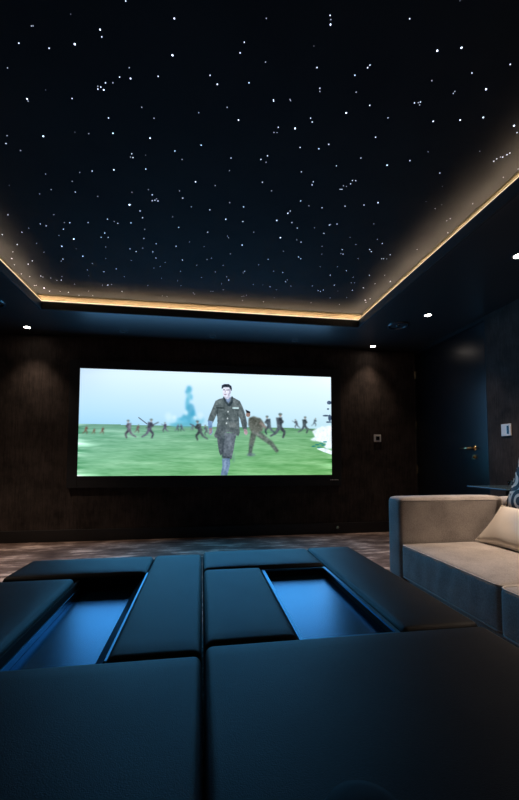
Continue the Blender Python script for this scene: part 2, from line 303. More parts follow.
# ---------------------------------------------------------------- star ceiling panel
panel = link_mesh('star_ceiling_panel', box(BM(), OX0-LEDGE, OX1+LEDGE, OY0-LEDGE, OY1+LEDGE, ZS, ZS+.03), M['star_felt'])
tag(panel, 'black star ceiling panel scattered with tiny white fibre-optic points', 'star ceiling')
STARS = "-0.276,1.267,2 -0.627,1.397,1 -0.633,1.398,1 -0.706,1.467,2 -0.599,1.468,2 -0.795,1.572,1 -0.496,1.438,3.5 -0.387,1.372,3 -0.387,1.396,2 -0.306,1.496,1.5 -0.353,1.541,2 -0.417,1.575,2 -0.386,1.57,1.5 -0.453,1.595,1.5 -0.441,1.597,2 -0.456,1.608,2 -0.432,1.608,3 -0.679,1.646,0.7 -0.777,1.702,3 -0.58,1.67,2 -0.478,1.337,0.4 -0.113,1.294,2.6 0.145,1.332,1.8 0.133,1.372,2.2 -0.129,1.421,3.5 -0.194,1.513,2 -0.309,1.54,3 0.019,1.476,2 0.05,1.509,2.6 0.182,1.482,2.2 0.215,1.243,0.8 0.439,1.199,2 0.446,1.211,1 0.45,1.226,3 0.411,1.304,0.4 0.237,1.39,1.5 0.447,1.379,2.3 0.655,1.337,2 0.65,1.348,2.4 0.611,1.384,2 0.485,1.459,1.8 0.489,1.472,1.5 0.645,1.451,1.5 0.298,1.54,2 0.37,1.527,1 0.726,1.165,1.8 0.869,1.089,0.6 0.89,1.247,3.6 0.976,1.223,3.3 1.083,1.302,1.6 1.211,1.248,2.4 0.939,1.356,1.4 1.065,1.383,1.5 1.064,1.392,1.5 1.191,1.354,3.2 -0.777,1.712,1.5 -0.96,1.92,1.5 -0.989,1.971,1.8 -0.937,2.007,1.5 -0.786,1.897,3.2 -0.624,1.848,0.6 -0.56,1.847,1.2 -0.444,1.744,2.2 -0.443,1.827,2.6 -0.875,2.158,1.4 -0.684,2.117,1.1 -0.612,2.095,2 -0.492,2.069,2.5 -0.747,2.193,1 -0.891,2.282,1.4 -0.758,2.282,1.6 -0.974,2.331,1 -0.636,2.3,1.2 -1.119,2.283,0.4 -0.283,1.665,1.5 -0.235,1.713,1.5 -0.268,1.828,2.8 -0.375,1.94,1.6 -0.373,1.965,2 -0.385,1.963,1.4 -0.305,1.938,0.7 -0.318,2.035,2.2 -0.029,1.653,1.4 0.098,1.607,1.5 0.155,1.662,3 -0.018,1.831,2.4 -0.152,1.888,2.2 -0.118,1.938,1.2 0.137,1.889,1.6 0.136,1.976,1 -0.05,2.089,3 0.062,2.102,1.1 -0.326,2.195,0.8 -0.145,2.177,1 -0.129,2.237,2 -0.309,2.236,2 -0.425,2.231,0.8 0.3,1.546,2.2 0.374,1.532,1 0.73,1.499,2.4 0.64,1.551,3.2 0.841,1.544,1.6 0.486,1.601,2 0.499,1.619,2 0.347,1.671,1.6 0.332,1.702,1.2 0.347,1.7,1 0.428,1.665,3.6 0.48,1.768,1.8 0.577,1.761,2 0.618,1.727,2.4 0.832,1.652,2.4 0.814,1.784,1.8 0.705,1.854,1.8 0.529,1.924,1.6 0.974,1.808,3 0.325,1.845,1.8 0.295,1.874,1.8 0.325,1.888,1.5 0.329,2.034,1.8 0.393,2.093,1.5 0.616,1.986,1.6 0.616,2.01,2.2 0.852,1.94,1.6 0.833,1.942,1.8 0.833,1.968,2 0.817,1.991,1.2 0.798,1.989,1.5 0.789,2.019,1.6 0.8,2.018,1.6 0.922,1.458,1.8 0.938,1.454,1.5 0.946,1.45,1.8 0.95,1.463,1.2 1.06,1.529,2.6 1.18,1.503,2.8 1.278,1.475,3 1.454,1.491,3.2 1.499,1.522,2.2 1.14,1.693,1.1 1.401,1.649,1 1.078,1.76,2.2 1.289,1.815,2 1.368,1.905,0.7 1.522,1.696,2.4 1.525,1.679,1.8 1.535,1.665,1.5 1.547,1.664,2.2 1.557,1.647,2 1.563,1.635,2 1.663,1.789,1.3 1.695,1.723,1.5 -1.26,2.57,2 -0.964,2.522,1 -0.891,2.595,2.4 -0.927,2.599,0.8 -0.769,2.574,1.8 -1.092,2.639,1.6 -1.061,2.655,1.6 -1.19,2.701,1.1 -1.258,2.758,2.4 -0.958,2.676,1.8 -1.409,2.811,1.6 -1.016,2.759,1 -0.927,2.79,3.2 -1.215,2.888,1.5 -1.364,2.926,2.4 -1.046,2.9,2.6 -1.211,3.007,1.1 -1.444,3.037,0.9 -1.501,3.144,1.6 -1.526,3.243,1.2 -1.573,3.167,0.9 -1.355,3.156,1.8 -1.411,3.216,1.6 -1.103,3.09,1.9 -1.127,3.123,1.1 -0.934,3.021,2.6 -0.891,3.125,1.4 -0.962,3.24,1.4 -0.951,2.918,0.6 -1.394,3.414,1.6 -1.382,3.429,1.2 -1.321,3.437,1.4 -1.215,3.393,1 -1.285,3.474,1.5 -1.245,3.465,2.2 -1.154,3.528,1.1 -1.542,3.396,1 -1.492,3.436,1.2 -1.509,3.606,1.4 -1.525,3.612,1.4 -1.459,3.653,3 -1.436,3.717,1.8 -1.339,3.706,1 -1.268,3.716,1.6 -1.19,3.772,1.4 -1.071,3.656,1 -1.059,3.751,1.2 -0.981,3.343,0.7 -0.461,2.349,4 -0.405,2.399,2.1 -0.399,2.466,1.8 -0.316,2.289,1.8 -0.299,2.282,2 -0.288,2.268,1.4 -0.281,2.286,2.2 -0.08,2.308,1.4 -0.631,2.516,1.6 -0.593,2.536,1 -0.574,2.552,1.6 -0.485,2.534,2.2 -0.404,2.592,1.2 -0.203,2.426,0.8 -0.171,2.534,2.4 -0.688,2.68,2.3 -0.726,2.737,1.9 -0.677,2.73,1.7 -0.427,2.705,1.6 -0.347,2.758,1.6 -0.724,2.86,1.3 -0.55,2.859,2 -0.511,2.89,1.9 -0.453,2.833,1.4 -0.385,2.873,2 -0.372,2.96,2 -0.204,2.769,2.4 -0.103,2.698,1 -0.571,3.028,1.4 -0.765,3.029,0.9 -0.167,2.959,2.2 -0.307,3.017,1 -0.353,3.088,1.1 -0.407,3.121,1.2 -0.719,3.183,1.6 -0.834,3.252,2.1 -0.68,3.313,1.1 -0.192,3.143,1.2 -0.364,3.295,1 -0.909,3.509,1.1 -0.86,3.501,2.6 -0.824,3.484,1.5 -0.502,3.453,1.2 -0.226,3.317,0.8 -0.203,3.41,0.9 -0.055,3.023,1.2 -0.76,3.616,1.6 -0.392,3.651,1.2 -0.349,3.662,1 -0.095,3.546,1.4 -0.083,3.569,1.4 -0.917,3.813,0.9 0.156,2.232,1.4 0.036,2.319,2.2 0.245,2.259,2.4 0.142,2.398,2.6 0.256,2.404,2.3 0.026,2.558,1.7 0.344,2.509,1.5 0.166,2.582,1.3 0.175,2.602,1.4 0.478,2.358,2.6 0.534,2.276,2.8 0.544,2.252,1.6 0.582,2.364,2 0.633,2.417,2 0.542,2.545,3.4 0.664,2.552,1 0.281,2.678,2.6 0.602,2.711,1 0.203,2.809,1.2 0.06,2.895,1.5 0.026,2.921,1.3 0.158,2.99,1.3 0.099,3.107,1.1 0.506,2.843,1.6 0.443,2.939,1.4 0.584,3.022,1.4 0.665,3.032,1.6 0.343,3.059,1.7 0.334,3.09,1.5 0.199,3.18,1.5 0.221,3.236,1.6 0.162,3.315,1.1 0.183,3.433,1.2 0.071,3.482,0.9 0.089,3.48,0.9 0.448,3.286,1.1 0.534,3.28,0.7 0.605,3.307,1.7 0.674,3.356,0.9 0.733,3.153,1.3 0.725,3.187,1.8 0.792,3.263,1.5 0.371,3.55,1.1 0.388,3.538,1.1 0.412,3.517,0.9 0.386,3.641,1 0.598,3.636,1.2 0.735,2.773,2.2 0.003,2.742,0.9 -0.017,3.224,1 0.689,3.527,0.6 0.586,2.151,2 0.648,2.186,1.3 0.735,2.191,1.8 0.873,2.155,2.3 0.986,2.126,1.7 1.063,2.093,2.6 0.748,2.395,1.5 0.839,2.351,2 0.846,2.344,1.4 0.887,2.333,2 1.131,2.293,1 0.833,2.446,2 0.702,2.575,2.1 0.871,2.604,1 0.902,2.705,1.2 1.033,2.464,0.8 1.11,2.542,1.2 1.036,2.623,2.2 1.045,2.675,1.5 1.064,2.68,2 1.237,2.456,0.9 1.297,2.5,1.8 1.24,2.588,2.1 1.265,2.614,1.8 1.429,2.632,1.8 1.391,2.697,1.6 1.406,2.694,1.6 1.432,2.693,1.5 1.205,2.723,1.1 0.759,2.795,2 0.948,2.889,0.8 1.089,2.867,1 1.187,2.918,1.6 1.078,3.012,1.8 1.288,3.017,1.4 1.414,2.963,2 1.542,2.943,1.2 1.647,3.04,2 1.178,3.184,1.6 1.312,3.117,1.3 1.341,3.113,1.1 1.462,3.193,2.2 1.533,3.102,1.4 1.382,3.258,1.9 0.984,3.229,1.4 1.065,3.311,1.6 1.093,3.327,1.6 1.111,3.296,1.6 1.23,3.447,1.1 1.387,3.413,1.1 1.593,3.444,1.6 1.622,3.49,1.4 1.628,3.407,1 1.376,3.581,1 1.077,3.585,0.9 1.254,3.294,0.7 1.35,2.038,0.7 1.445,2.089,1.3 1.463,2.049,0.7 1.605,2.165,1.5 1.594,2.186,1 1.688,2.307,1.4 1.593,2.533,1.2 1.647,2.011,1"

pts = []
for e in STARS.split():
    x, y, b_ = map(float, e.split(',')); pts.append((x*.9937, y*.9937, b_))
rnd = random.Random(4)
for _ in range(150):                                   # the field goes on over the seats behind
    pts.append((rnd.uniform(OX0-.1, OX1+.1), rnd.uniform(OY0-.1, 1.0), rnd.uniform(.8, 2.6)))
pts = [p for p in pts if OX0-LEDGE+.01 < p[0] < OX1+LEDGE-.01 and OY0-LEDGE < p[1] < OY1+LEDGE-.02]
def star_rad(x, y, b_):
    d = math.sqrt(x*x+y*y+1.59**2)
    return .00125*d*(.34+.23*b_)*.9 if y > .9 else .0022*(.5+.25*b_)
inview = sorted([p for p in pts if p[1] > 1.02], key=lambda p: -p[2])
def star_bm(bm, x, y, rr, z=ZS):
    c = bm.verts.new((x, y, z-.004)); R_ = [bm.verts.new((x+rr*math.cos(t), y+rr*math.sin(t), z-.0015)) for t in [math.pi/4*i for i in range(8)]]
    T = [bm.verts.new((v.co.x, v.co.y, z)) for v in R_]
    for i in range(8): bm.faces.new((c, R_[i], R_[(i+1) % 8])); bm.faces.new((R_[i], T[i], T[(i+1) % 8], R_[(i+1) % 8]))
STAR_M = {}
def star_mat(b_):
    k = min(4, max(0, int(b_/.8)))
    if k not in STAR_M: STAR_M[k] = emit('fibre_star_%d' % k, (.68, .76, 1.0, 1), STAR_STRENGTH*[.10, .28, .6, 1.0, 1.6][k])
    return STAR_M[k], k
for x, y, b_ in inview[:100]:
    bm = BM(); star_bm(bm, x, y, star_rad(x, y, b_)); link_mesh('star_light', bm, star_mat(b_)[0], panel)
bm = BM(); kinds = []
for x, y, b_ in inview[100:]+[p for p in pts if p[1] <= 1.02]:
    star_bm(bm, x, y, star_rad(x, y, b_)); kinds += [star_mat(b_)[1]]*16
o = link_mesh('star_light', bm, star_mat(0)[0], panel, kind='stuff')
o.data.materials.clear()
for k in sorted(STAR_M): o.data.materials.append(STAR_M[k])
order = sorted(STAR_M)
for p, k in zip(o.data.polygons, kinds): p.material_index = order.index(k)

# LED tape lying on the cove ledge
zl = ZC+.05+.025
bm = BM(); ring(bm, OX0-.034, OX1+.034, OY0-.034, OY1+.034, .012, zl-.004, zl)
M['lip_glow'] = emit('lit_edge_glow', (1.0, .83, .58, 1), 1.1)  # added glow imitating the fascia's lit top edge, not a lamp part
led = tag(link_mesh('led_tape', bm, M['led']), 'warm white LED tape glowing inside the ceiling cove', 'light strip')
link_mesh('glow_lip', ring(BM(), OX0-.004, OX1+.004, OY0-.004, OY1+.004, .010, ZF, ZF+.010), M['lip_glow'], led)
bm = BM(); ring(bm, OX0-.024, OX1+.024, OY0-.024, OY1+.024, .032, ZC+.05, zl-.004); struct('trim_6', bm, M['fascia'])

# ---------------------------------------------------------------- ceiling fittings
def downlight(x, y, lit, label, group, power=0):
    t = thing('ceiling_downlight', label, 'downlight', (x, y, ZC), group)
    bm = BM(); lathe(bm, (x, y, ZC), [(.030, 0), (.030, -.001), (.046, -.004), (.050, -.003), (.051, 0)], 28); link_mesh('trim_ring', bm, M['dl_ring'], t, True)
    bm = BM(); lathe(bm, (x, y, ZC), [(0, -.0025), (.022, -.0025), (.031, -.0012), (.031, 0)], 24)
    link_mesh('lamp', bm, M['dl_lamp'] if lit else M['dl_off'], t, False, **({} if lit else {'label': 'unlit black lamp opening'}))
    if lit: spot_light('downlight_beam', (x, y, ZC-.02), WARM, power, 84 if y > 4 else 96, 1.0)
    return t
names = ['small lit ceiling downlight in the far left corner above the wall', 'small lit ceiling downlight in the far right corner near the door',
         'lit ceiling downlight beside the door, just right of the round speaker', 'lit ceiling downlight at the right edge of the photo',
         'lit ceiling downlight above the sofa, nearest the camera on the right', 'lit ceiling downlight over the left side of the floor, second from screen wall', 'lit ceiling downlight over the left side, third from screen wall']
for (x, y, p), nm in zip(LIT, names): downlight(x, y, True, nm, 'lit ceiling downlights', p)
for (x, y), nm in zip(UNLIT, ['unlit ceiling downlight above the left part of the screen', 'unlit ceiling downlight above the middle of the screen', 'unlit ceiling downlight above the right part of the screen']):
    downlight(x, y, False, nm, 'unlit ceiling downlights above the screen')
def ceiling_speaker(x, y, label):
    t = thing('ceiling_speaker', label, 'speaker', (x, y, ZC), 'round ceiling speakers')
    bm = BM(); lathe(bm, (x, y, ZC), [(.082, 0), (.080, -.006), (.092, -.016), (.106, -.012), (.110, 0)], 40); link_mesh('outer_ring', bm, M['ring'], t, True)
    bm = BM(); lathe(bm, (x, y, ZC), [(0, -.006), (.05, -.005), (.080, -.0015)], 36); link_mesh('grille', bm, M['grille'], t, True)
    bm = BM(); lathe(bm, (x, y, ZC), [(0, -.018), (.014, -.016), (.022, -.008), (.022, -.005)], 20); link_mesh('tweeter', bm, M['ring'], t, True)
ceiling_speaker(2.02, 3.59, 'round black ceiling speaker beside the downlight near the door')
ceiling_speaker(-1.87, 3.60, 'round black ceiling speaker at the left edge of the photo')

# ---------------------------------------------------------------- projection screen
PX0, PX1, PZ0, PZ1, PY = -1.361, 1.580, .720, 1.930, 4.430
scr = thing('projection_screen', 'wide black framed cinema screen showing soldiers running over a green field', 'screen', (.108, 4.43, .6))
bm = BM(); FX0, FX1, FZ0, FZ1 = -1.470, 1.702, .588, 2.022
box(bm, FX0, PX0, PY-.012, YB-.002, FZ0, FZ1, .004); box(bm, PX1, FX1, PY-.012, YB-.002, FZ0, FZ1, .004)
box(bm, PX0, PX1, PY-.012, YB-.002, PZ1, FZ1, .004); box(bm, PX0, PX1, PY-.012, YB-.002, FZ0, PZ0, .004)
frame = link_mesh('frame', bm, M['frame'], scr)
bm = BM()
for i in range(5): box(bm, 1.553+i*.022, 1.553+i*.022+.017, PY-.0145, PY-.012, .655, .662+.003*(i % 2))
link_mesh('maker_mark', bm, M['plate'], frame, label='tiny pale maker mark')
PICTURE = [
((95,180,200),2.2,0.6,[210.8,165.2,210.4,158.5,209.1,153.2,207.2,150.2,205.1,150.1,203.1,153,201.7,158.3,201.2,164.9,201.6,171.6,202.9,176.9,204.7,180,206.9,180,208.8,177.1,210.2,171.8]),
((70,165,195),2.2,0.72,[208.4,140.6,208,133.5,206.9,127.8,205.2,124.6,203.3,124.5,201.6,127.7,200.3,133.3,199.9,140.4,200.2,147.5,201.3,153.2,203,156.4,204.9,156.4,206.6,153.3,207.9,147.7]),
((60,150,185),2.2,0.72,[218,132.6,217.4,127.4,215.3,123.2,212.4,120.8,209,120.7,206,123,203.9,127.1,203.1,132.3,203.8,137.5,205.8,141.7,208.8,144.1,212.1,144.2,215.1,141.9,217.2,137.8]),
((70,160,190),2.2,0.84,[224.1,113.6,222.6,108.4,218.2,104.1,211.8,101.7,204.7,101.6,198.3,103.8,193.8,107.9,192.2,113.1,193.7,118.3,198.1,122.5,204.4,124.9,211.5,125.1,218,122.9,222.5,118.8]),
((110,190,215),2.2,0.72,[206.1,106.8,204.2,103,198.9,99.9,191.3,98.1,182.9,98,175.3,99.5,170,102.4,168.1,106.2,169.9,109.9,175.1,113,182.7,114.8,191.1,115,198.8,113.5,204.1,110.5]),
((190,225,238),2.2,0.84,[183.3,110.2,182.4,106.4,179.8,103.4,176,101.6,171.8,101.6,168,103.2,165.3,106.1,164.4,109.9,165.2,113.6,167.8,116.7,171.6,118.4,175.8,118.5,179.6,116.9,182.3,113.9]),
((120,190,212),2.2,0.72,[238.1,111.1,236.7,106.8,232.9,103.4,227.3,101.4,221.1,101.3,215.6,103.1,211.7,106.4,210.3,110.7,211.6,114.9,215.4,118.4,221,120.4,227.1,120.5,232.8,118.7,236.7,115.4]),
((205,232,242),2.2,0.72,[173.2,118.1,172.6,114.8,170.9,112.2,168.4,110.7,165.6,110.6,163,112,161.3,114.6,160.6,117.9,161.2,121.2,162.9,123.9,165.4,125.4,168.2,125.4,170.7,124,172.5,121.4]),
((205,230,240),2.2,0.84,[235.9,119.3,235.2,116,233.5,113.3,230.9,111.7,228.1,111.7,225.5,113.1,223.7,115.8,223,119.1,223.6,122.4,225.3,125.1,227.9,126.6,230.8,126.7,233.4,125.2,235.2,122.6]),
((75,165,195),2.2,0.72,[212.8,173.5,212.3,170.6,210.9,168.3,208.7,166.9,206.4,166.9,204.2,168.1,202.7,170.3,202.2,173.2,202.7,176,204.1,178.3,206.2,179.7,208.6,179.7,210.8,178.5,212.3,176.3]),
((90,170,190),2.2,0.84,[231.7,101.7,228.6,99.8,219.7,98.2,206.9,97.1,192.7,96.9,180,97.6,171.3,98.9,168.1,100.8,171.2,102.7,180,104.3,192.6,105.4,206.8,105.6,219.6,105,228.5,103.6]),
((50,150,185),2.2,0.72,[219.7,124.4,219.4,121.1,218.4,118.5,216.9,117,215.2,116.9,213.7,118.4,212.7,121,212.3,124.3,212.6,127.6,213.6,130.3,215.1,131.8,216.7,131.8,218.3,130.4,219.3,127.8]),
((215,236,245),2.2,0.84,[204.8,125.2,204.5,122.9,203.6,121,202.4,119.9,201,119.9,199.7,120.9,198.8,122.8,198.4,125.1,198.7,127.5,199.6,129.4,200.8,130.5,202.3,130.5,203.5,129.5,204.5,127.6]),
((215,236,245),2.2,0.84,[183.2,115.6,182.8,114,181.6,112.6,180,111.9,178.1,111.8,176.4,112.5,175.2,113.8,174.8,115.5,175.2,117.1,176.3,118.4,178,119.2,179.9,119.2,181.6,118.5,182.8,117.2]),
((220,238,246),2.2,0.84,[224.1,115.8,223.7,113.9,222.5,112.4,220.8,111.5,218.9,111.5,217.2,112.3,216,113.8,215.5,115.6,215.9,117.5,217.1,119.1,218.8,120,220.7,120,222.4,119.2,223.6,117.7]),
((70,165,195),2.2,0.72,[196.4,112.1,196,110.9,194.9,109.9,193.2,109.4,191.3,109.3,189.6,109.8,188.4,110.7,188,111.9,188.4,113.1,189.6,114.1,191.2,114.6,193.1,114.6,194.8,114.1,196,113.2]),
((70,170,200),2.2,0.72,[214.1,157.1,213.8,154.2,213.1,151.9,212,150.6,210.9,150.6,209.8,151.9,209,154.1,208.7,157,209,159.8,209.7,162.1,210.7,163.4,211.9,163.4,213,162.2,213.8,159.9]),
((60,150,185),2.2,0.72,[204.9,167.8,204.6,166.3,203.9,165.2,202.8,164.5,201.7,164.5,200.6,165.1,199.8,166.2,199.6,167.6,199.8,169.1,200.5,170.2,201.6,170.9,202.8,170.9,203.8,170.3,204.6,169.2]),
((93,63,54),1,1,[11.8,87.3,15.3,83.8,16.4,84.9,13.4,88.9]),
((93,63,54),1,1,[15.2,84.6,14.1,80.8,15.2,80.4,16.5,84.1]),
((124,85,73),1,1,[11.6,88.7,9.8,84.3,11.2,83.5,13.6,87.6]),
((124,85,73),1,1,[10.1,84.6,6.5,82,7,81.1,10.9,83.3]),
((124,85,73),1,1,[14,87.3,15.9,93.5,12.3,94.5,11.3,88]),
((93,63,54),1,1,[13.6,93,16.3,90.5,17.1,91.5,14.6,94.1]),
((93,63,54),1,1,[16.5,91.6,14.3,90.9,14.6,89.8,16.8,90.5]),
((165,140,130),1,1,[15.7,95.5,15.6,95,15.4,94.6,15.1,94.4,14.7,94.4,14.4,94.6,14.2,95,14.1,95.5,14.1,96,14.4,96.4,14.7,96.7,15,96.7,15.3,96.5,15.6,96.1]),
((90,110,110),1,1,[16.1,96.2,16,95.9,15.6,95.7,15.1,95.6,14.6,95.5,14.1,95.7,13.7,95.9,13.6,96.2,13.7,96.5,14,96.7,14.6,96.9,15.1,96.9,15.6,96.7,16,96.5]),
((96,67,54),1,1,[27,85.4,29.4,83,30.2,83.7,28.1,86.5]),
((96,67,54),1,1,[29.3,83.5,28.6,80.9,29.3,80.7,30.2,83.2]),
((128,90,73),1,1,[26.9,86.4,25.6,83.3,26.5,82.8,28.2,85.6]),
((128,90,73),1,1,[25.8,83.5,23.3,81.7,23.6,81.1,26.3,82.6]),
((128,90,73),1,1,[28.5,85.4,29.8,89.7,27.3,90.4,26.6,85.9]),
((96,67,54),1,1,[28.2,89.3,30,87.6,30.6,88.3,28.9,90.1]),
((96,67,54),1,1,[30.2,88.4,28.7,87.9,28.9,87.1,30.5,87.6]),
((165,140,130),1,1,[29.6,91.1,29.6,90.7,29.4,90.4,29.2,90.3,29,90.3,28.8,90.4,28.6,90.7,28.5,91.1,28.6,91.4,28.7,91.7,28.9,91.9,29.2,91.9,29.4,91.7,29.6,91.4]),
((90,110,110),1,1,[29.9,91.5,29.9,91.3,29.6,91.2,29.3,91.1,28.9,91.1,28.5,91.2,28.3,91.3,28.2,91.5,28.3,91.7,28.5,91.9,28.9,92,29.3,92,29.6,91.9,29.9,91.7]),
((93,63,57),1,1,[42.3,86.7,45.2,83.6,46.2,84.6,43.7,88]),
((93,63,57),1,1,[45.1,84.3,44.2,81.1,45.1,80.8,46.3,83.9]),
((124,85,77),1,1,[42.1,87.8,40.5,84.1,41.7,83.4,43.8,86.9]),
((124,85,77),1,1,[40.8,84.3,37.7,82.1,38.1,81.4,41.4,83.2]),
((124,85,77),1,1,[44.1,86.6,45.8,91.9,42.6,92.8,41.8,87.2]),
((93,63,57),1,1,[43.8,91.4,46.1,89.4,46.8,90.2,44.6,92.4]),
((93,63,57),1,1,[46.3,90.3,44.4,89.7,44.7,88.7,46.6,89.3]),
((165,140,130),1,1,[45.5,93.6,45.5,93.2,45.3,92.9,45,92.7,44.7,92.7,44.5,92.8,44.3,93.2,44.2,93.6,44.3,94.1,44.4,94.4,44.7,94.6,45,94.6,45.3,94.4,45.5,94.1]),
((90,110,110),1,1,[45.9,94.2,45.8,94,45.5,93.8,45.1,93.6,44.6,93.6,44.2,93.7,43.9,93.9,43.8,94.2,43.9,94.4,44.2,94.6,44.6,94.8,45.1,94.8,45.5,94.7,45.8,94.5]),
((76,73,83),1,1,[91,91.5,84.5,82.3,87.2,79.9,94.8,88.1]),
((76,73,83),1,1,[84.4,80.6,87.7,72.6,90,73.5,87.4,81.7]),
((102,98,111),1,1,[90.7,88.5,96.5,79.6,99.5,81.5,95,91.1]),
((102,98,111),1,1,[97.2,79.1,106.1,74.5,107.2,76.4,98.8,82]),
((102,98,111),1,1,[96.1,88.7,96.9,102.9,88.4,102.7,89.7,88.6]),
((76,73,83),1,1,[91.6,102.9,86.1,97.1,88.1,95,93.8,100.5]),
((76,73,83),1,1,[86.7,94.8,91.8,93.4,92.4,95.9,87.4,97.3]),
((165,140,130),1,1,[92.6,106.2,92.5,105,92,104.1,91.3,103.6,90.5,103.6,89.8,104.1,89.2,105,89.1,106.1,89.2,107.2,89.7,108.1,90.4,108.7,91.2,108.7,91.9,108.2,92.4,107.3]),
((90,110,110),1,1,[93.7,107.7,93.4,107,92.6,106.5,91.5,106.2,90.2,106.2,89,106.4,88.3,106.9,88,107.6,88.2,108.2,89,108.8,90.2,109.1,91.4,109.1,92.6,108.8,93.4,108.3]),
((86,67,70),1,1,[107.3,90.7,110.9,87.1,112.1,88.2,109,92.3]),
((86,67,70),1,1,[110.8,87.9,109.7,84.1,110.8,83.7,112.2,87.4]),
((115,90,94),1,1,[107.2,92.1,105.2,87.6,106.7,86.8,109.2,91]),
((115,90,94),1,1,[105.6,87.9,101.8,85.2,102.3,84.4,106.3,86.6]),
((115,90,94),1,1,[109.6,90.7,111.6,97,107.8,98,106.7,91.4]),
((86,67,70),1,1,[109.2,96.4,111.9,94,112.8,95,110.2,97.6]),
((86,67,70),1,1,[112.2,95.1,109.9,94.4,110.3,93.2,112.6,93.9]),
((165,140,130),1,1,[111.3,99.1,111.3,98.6,111,98.2,110.7,97.9,110.3,97.9,110,98.1,109.8,98.5,109.7,99.1,109.8,99.6,110,100,110.3,100.2,110.7,100.2,111,100,111.2,99.6]),
((90,110,110),1,1,[111.8,99.8,111.7,99.5,111.3,99.2,110.8,99.1,110.2,99.1,109.7,99.2,109.3,99.4,109.2,99.7,109.3,100,109.7,100.3,110.2,100.4,110.8,100.4,111.3,100.3,111.7,100.1]),
((70,70,83),1,1,[128.8,89.4,137.1,80.9,140,83.6,132.8,93.1]),
((70,70,83),1,1,[136.9,82.8,134.4,74,136.9,73,140.2,81.7]),
((94,94,111),1,1,[128.4,92.6,123.9,82.2,127.3,80.4,133.2,89.9]),
((94,94,111),1,1,[124.7,82.8,115.9,76.7,117.1,74.7,126.5,79.8]),
((94,94,111),1,1,[134.2,89.6,137.1,104.6,128,105.7,127.4,90.5]),
((70,70,83),1,1,[131.4,102.6,137.7,96.9,139.8,99.3,133.7,105.3]),
((70,70,83),1,1,[138.4,99.4,133,97.8,133.8,95.1,139.1,96.8]),
((70,75,80),1,1,[124.6,92.4,149,104.7,148.3,106.1,123.9,93.9]),
((165,140,130),1,1,[136.3,108.8,136.1,107.6,135.6,106.6,134.8,106.1,134,106,133.2,106.6,132.7,107.5,132.5,108.7,132.6,109.9,133.2,110.9,133.9,111.5,134.8,111.5,135.6,111,136.1,110]),
((90,110,110),1,1,[137.4,110.4,137.1,109.7,136.3,109.1,135.1,108.8,133.7,108.8,132.5,109.1,131.6,109.6,131.3,110.3,131.6,111,132.4,111.6,133.7,111.9,135,111.9,136.3,111.6,137.1,111.1]),
((73,67,86),1,1,[159.8,95.7,156.2,90.7,157.7,89.4,161.9,93.9]),
((73,67,86),1,1,[156.1,89.7,158,85.3,159.3,85.8,157.8,90.4]),
((98,90,115),1,1,[159.7,94.1,162.9,89.2,164.6,90.2,162.1,95.5]),
((98,90,115),1,1,[163.3,88.9,168.2,86.4,168.8,87.4,164.2,90.5]),
((98,90,115),1,1,[162.7,94,164.2,101.7,159.4,102.2,159.1,94.4]),
((73,67,86),1,1,[161.2,102,158.1,98.8,159.2,97.6,162.4,100.7]),
((73,67,86),1,1,[158.5,97.5,161.3,96.8,161.6,98.1,158.8,98.9]),
((70,75,80),1,1,[166.4,96.3,153.6,102.2,153.3,101.5,166.1,95.5]),
((165,140,130),1,1,[161.8,103.8,161.7,103.2,161.4,102.7,161,102.4,160.6,102.4,160.2,102.7,159.9,103.2,159.8,103.8,159.9,104.4,160.1,104.9,160.5,105.2,161,105.2,161.4,104.9,161.7,104.4]),
((90,110,110),1,1,[162.3,104.6,162.2,104.3,161.8,104,161.1,103.8,160.4,103.8,159.8,104,159.3,104.2,159.2,104.6,159.3,104.9,159.8,105.2,160.4,105.4,161.1,105.4,161.7,105.3,162.2,105]),
((67,73,86),1,1,[183.7,93.6,186.9,90.4,188,91.4,185.3,95]),
((67,73,86),1,1,[186.9,91.1,185.9,87.7,186.8,87.4,188.1,90.6]),
((90,98,115),1,1,[183.6,94.8,181.8,90.9,183.1,90.1,185.4,93.8]),
((90,98,115),1,1,[182.1,91.1,178.7,88.7,179.2,88,182.8,89.9]),
((90,98,115),1,1,[185.8,93.5,187.6,99.2,184.2,100.1,183.2,94.2]),
((67,73,86),1,1,[185.5,98.7,187.9,96.5,188.7,97.4,186.4,99.7]),
((67,73,86),1,1,[188.2,97.5,186.1,96.8,186.4,95.8,188.5,96.4]),
((165,140,130),1,1,[187.4,101,187.3,100.6,187.1,100.2,186.8,100,186.5,100,186.2,100.2,186,100.5,185.9,101,186,101.5,186.2,101.8,186.5,102,186.8,102,187.1,101.8,187.3,101.5]),
((90,110,110),1,1,[187.8,101.6,187.7,101.4,187.4,101.2,186.9,101,186.4,101,185.9,101.1,185.6,101.3,185.4,101.6,185.6,101.9,185.9,102.1,186.4,102.2,186.9,102.2,187.4,102.1,187.7,101.9]),
((67,73,86),1,1,[193.2,95.1,190.5,91.4,191.6,90.4,194.8,93.8]),
((67,73,86),1,1,[190.5,90.7,191.8,87.4,192.8,87.8,191.7,91.2]),
((90,98,115),1,1,[193.1,93.9,195.5,90.3,196.8,91.1,194.9,95]),
((90,98,115),1,1,[195.8,90.1,199.5,88.2,199.9,89,196.4,91.3]),
((90,98,115),1,1,[195.3,94.4,194.2,100.2,190.7,99.2,192.7,93.6]),
((67,73,86),1,1,[192,99.8,189.7,97.4,190.5,96.5,192.9,98.8]),
((67,73,86),1,1,[190,96.5,192.1,95.9,192.3,96.9,190.3,97.5]),
((165,140,130),1,1,[192.4,101.1,192.4,100.6,192.2,100.3,191.9,100.1,191.5,100,191.2,100.2,191,100.6,191,101.1,191,101.5,191.2,101.9,191.5,102.1,191.9,102.1,192.2,101.9,192.4,101.6]),
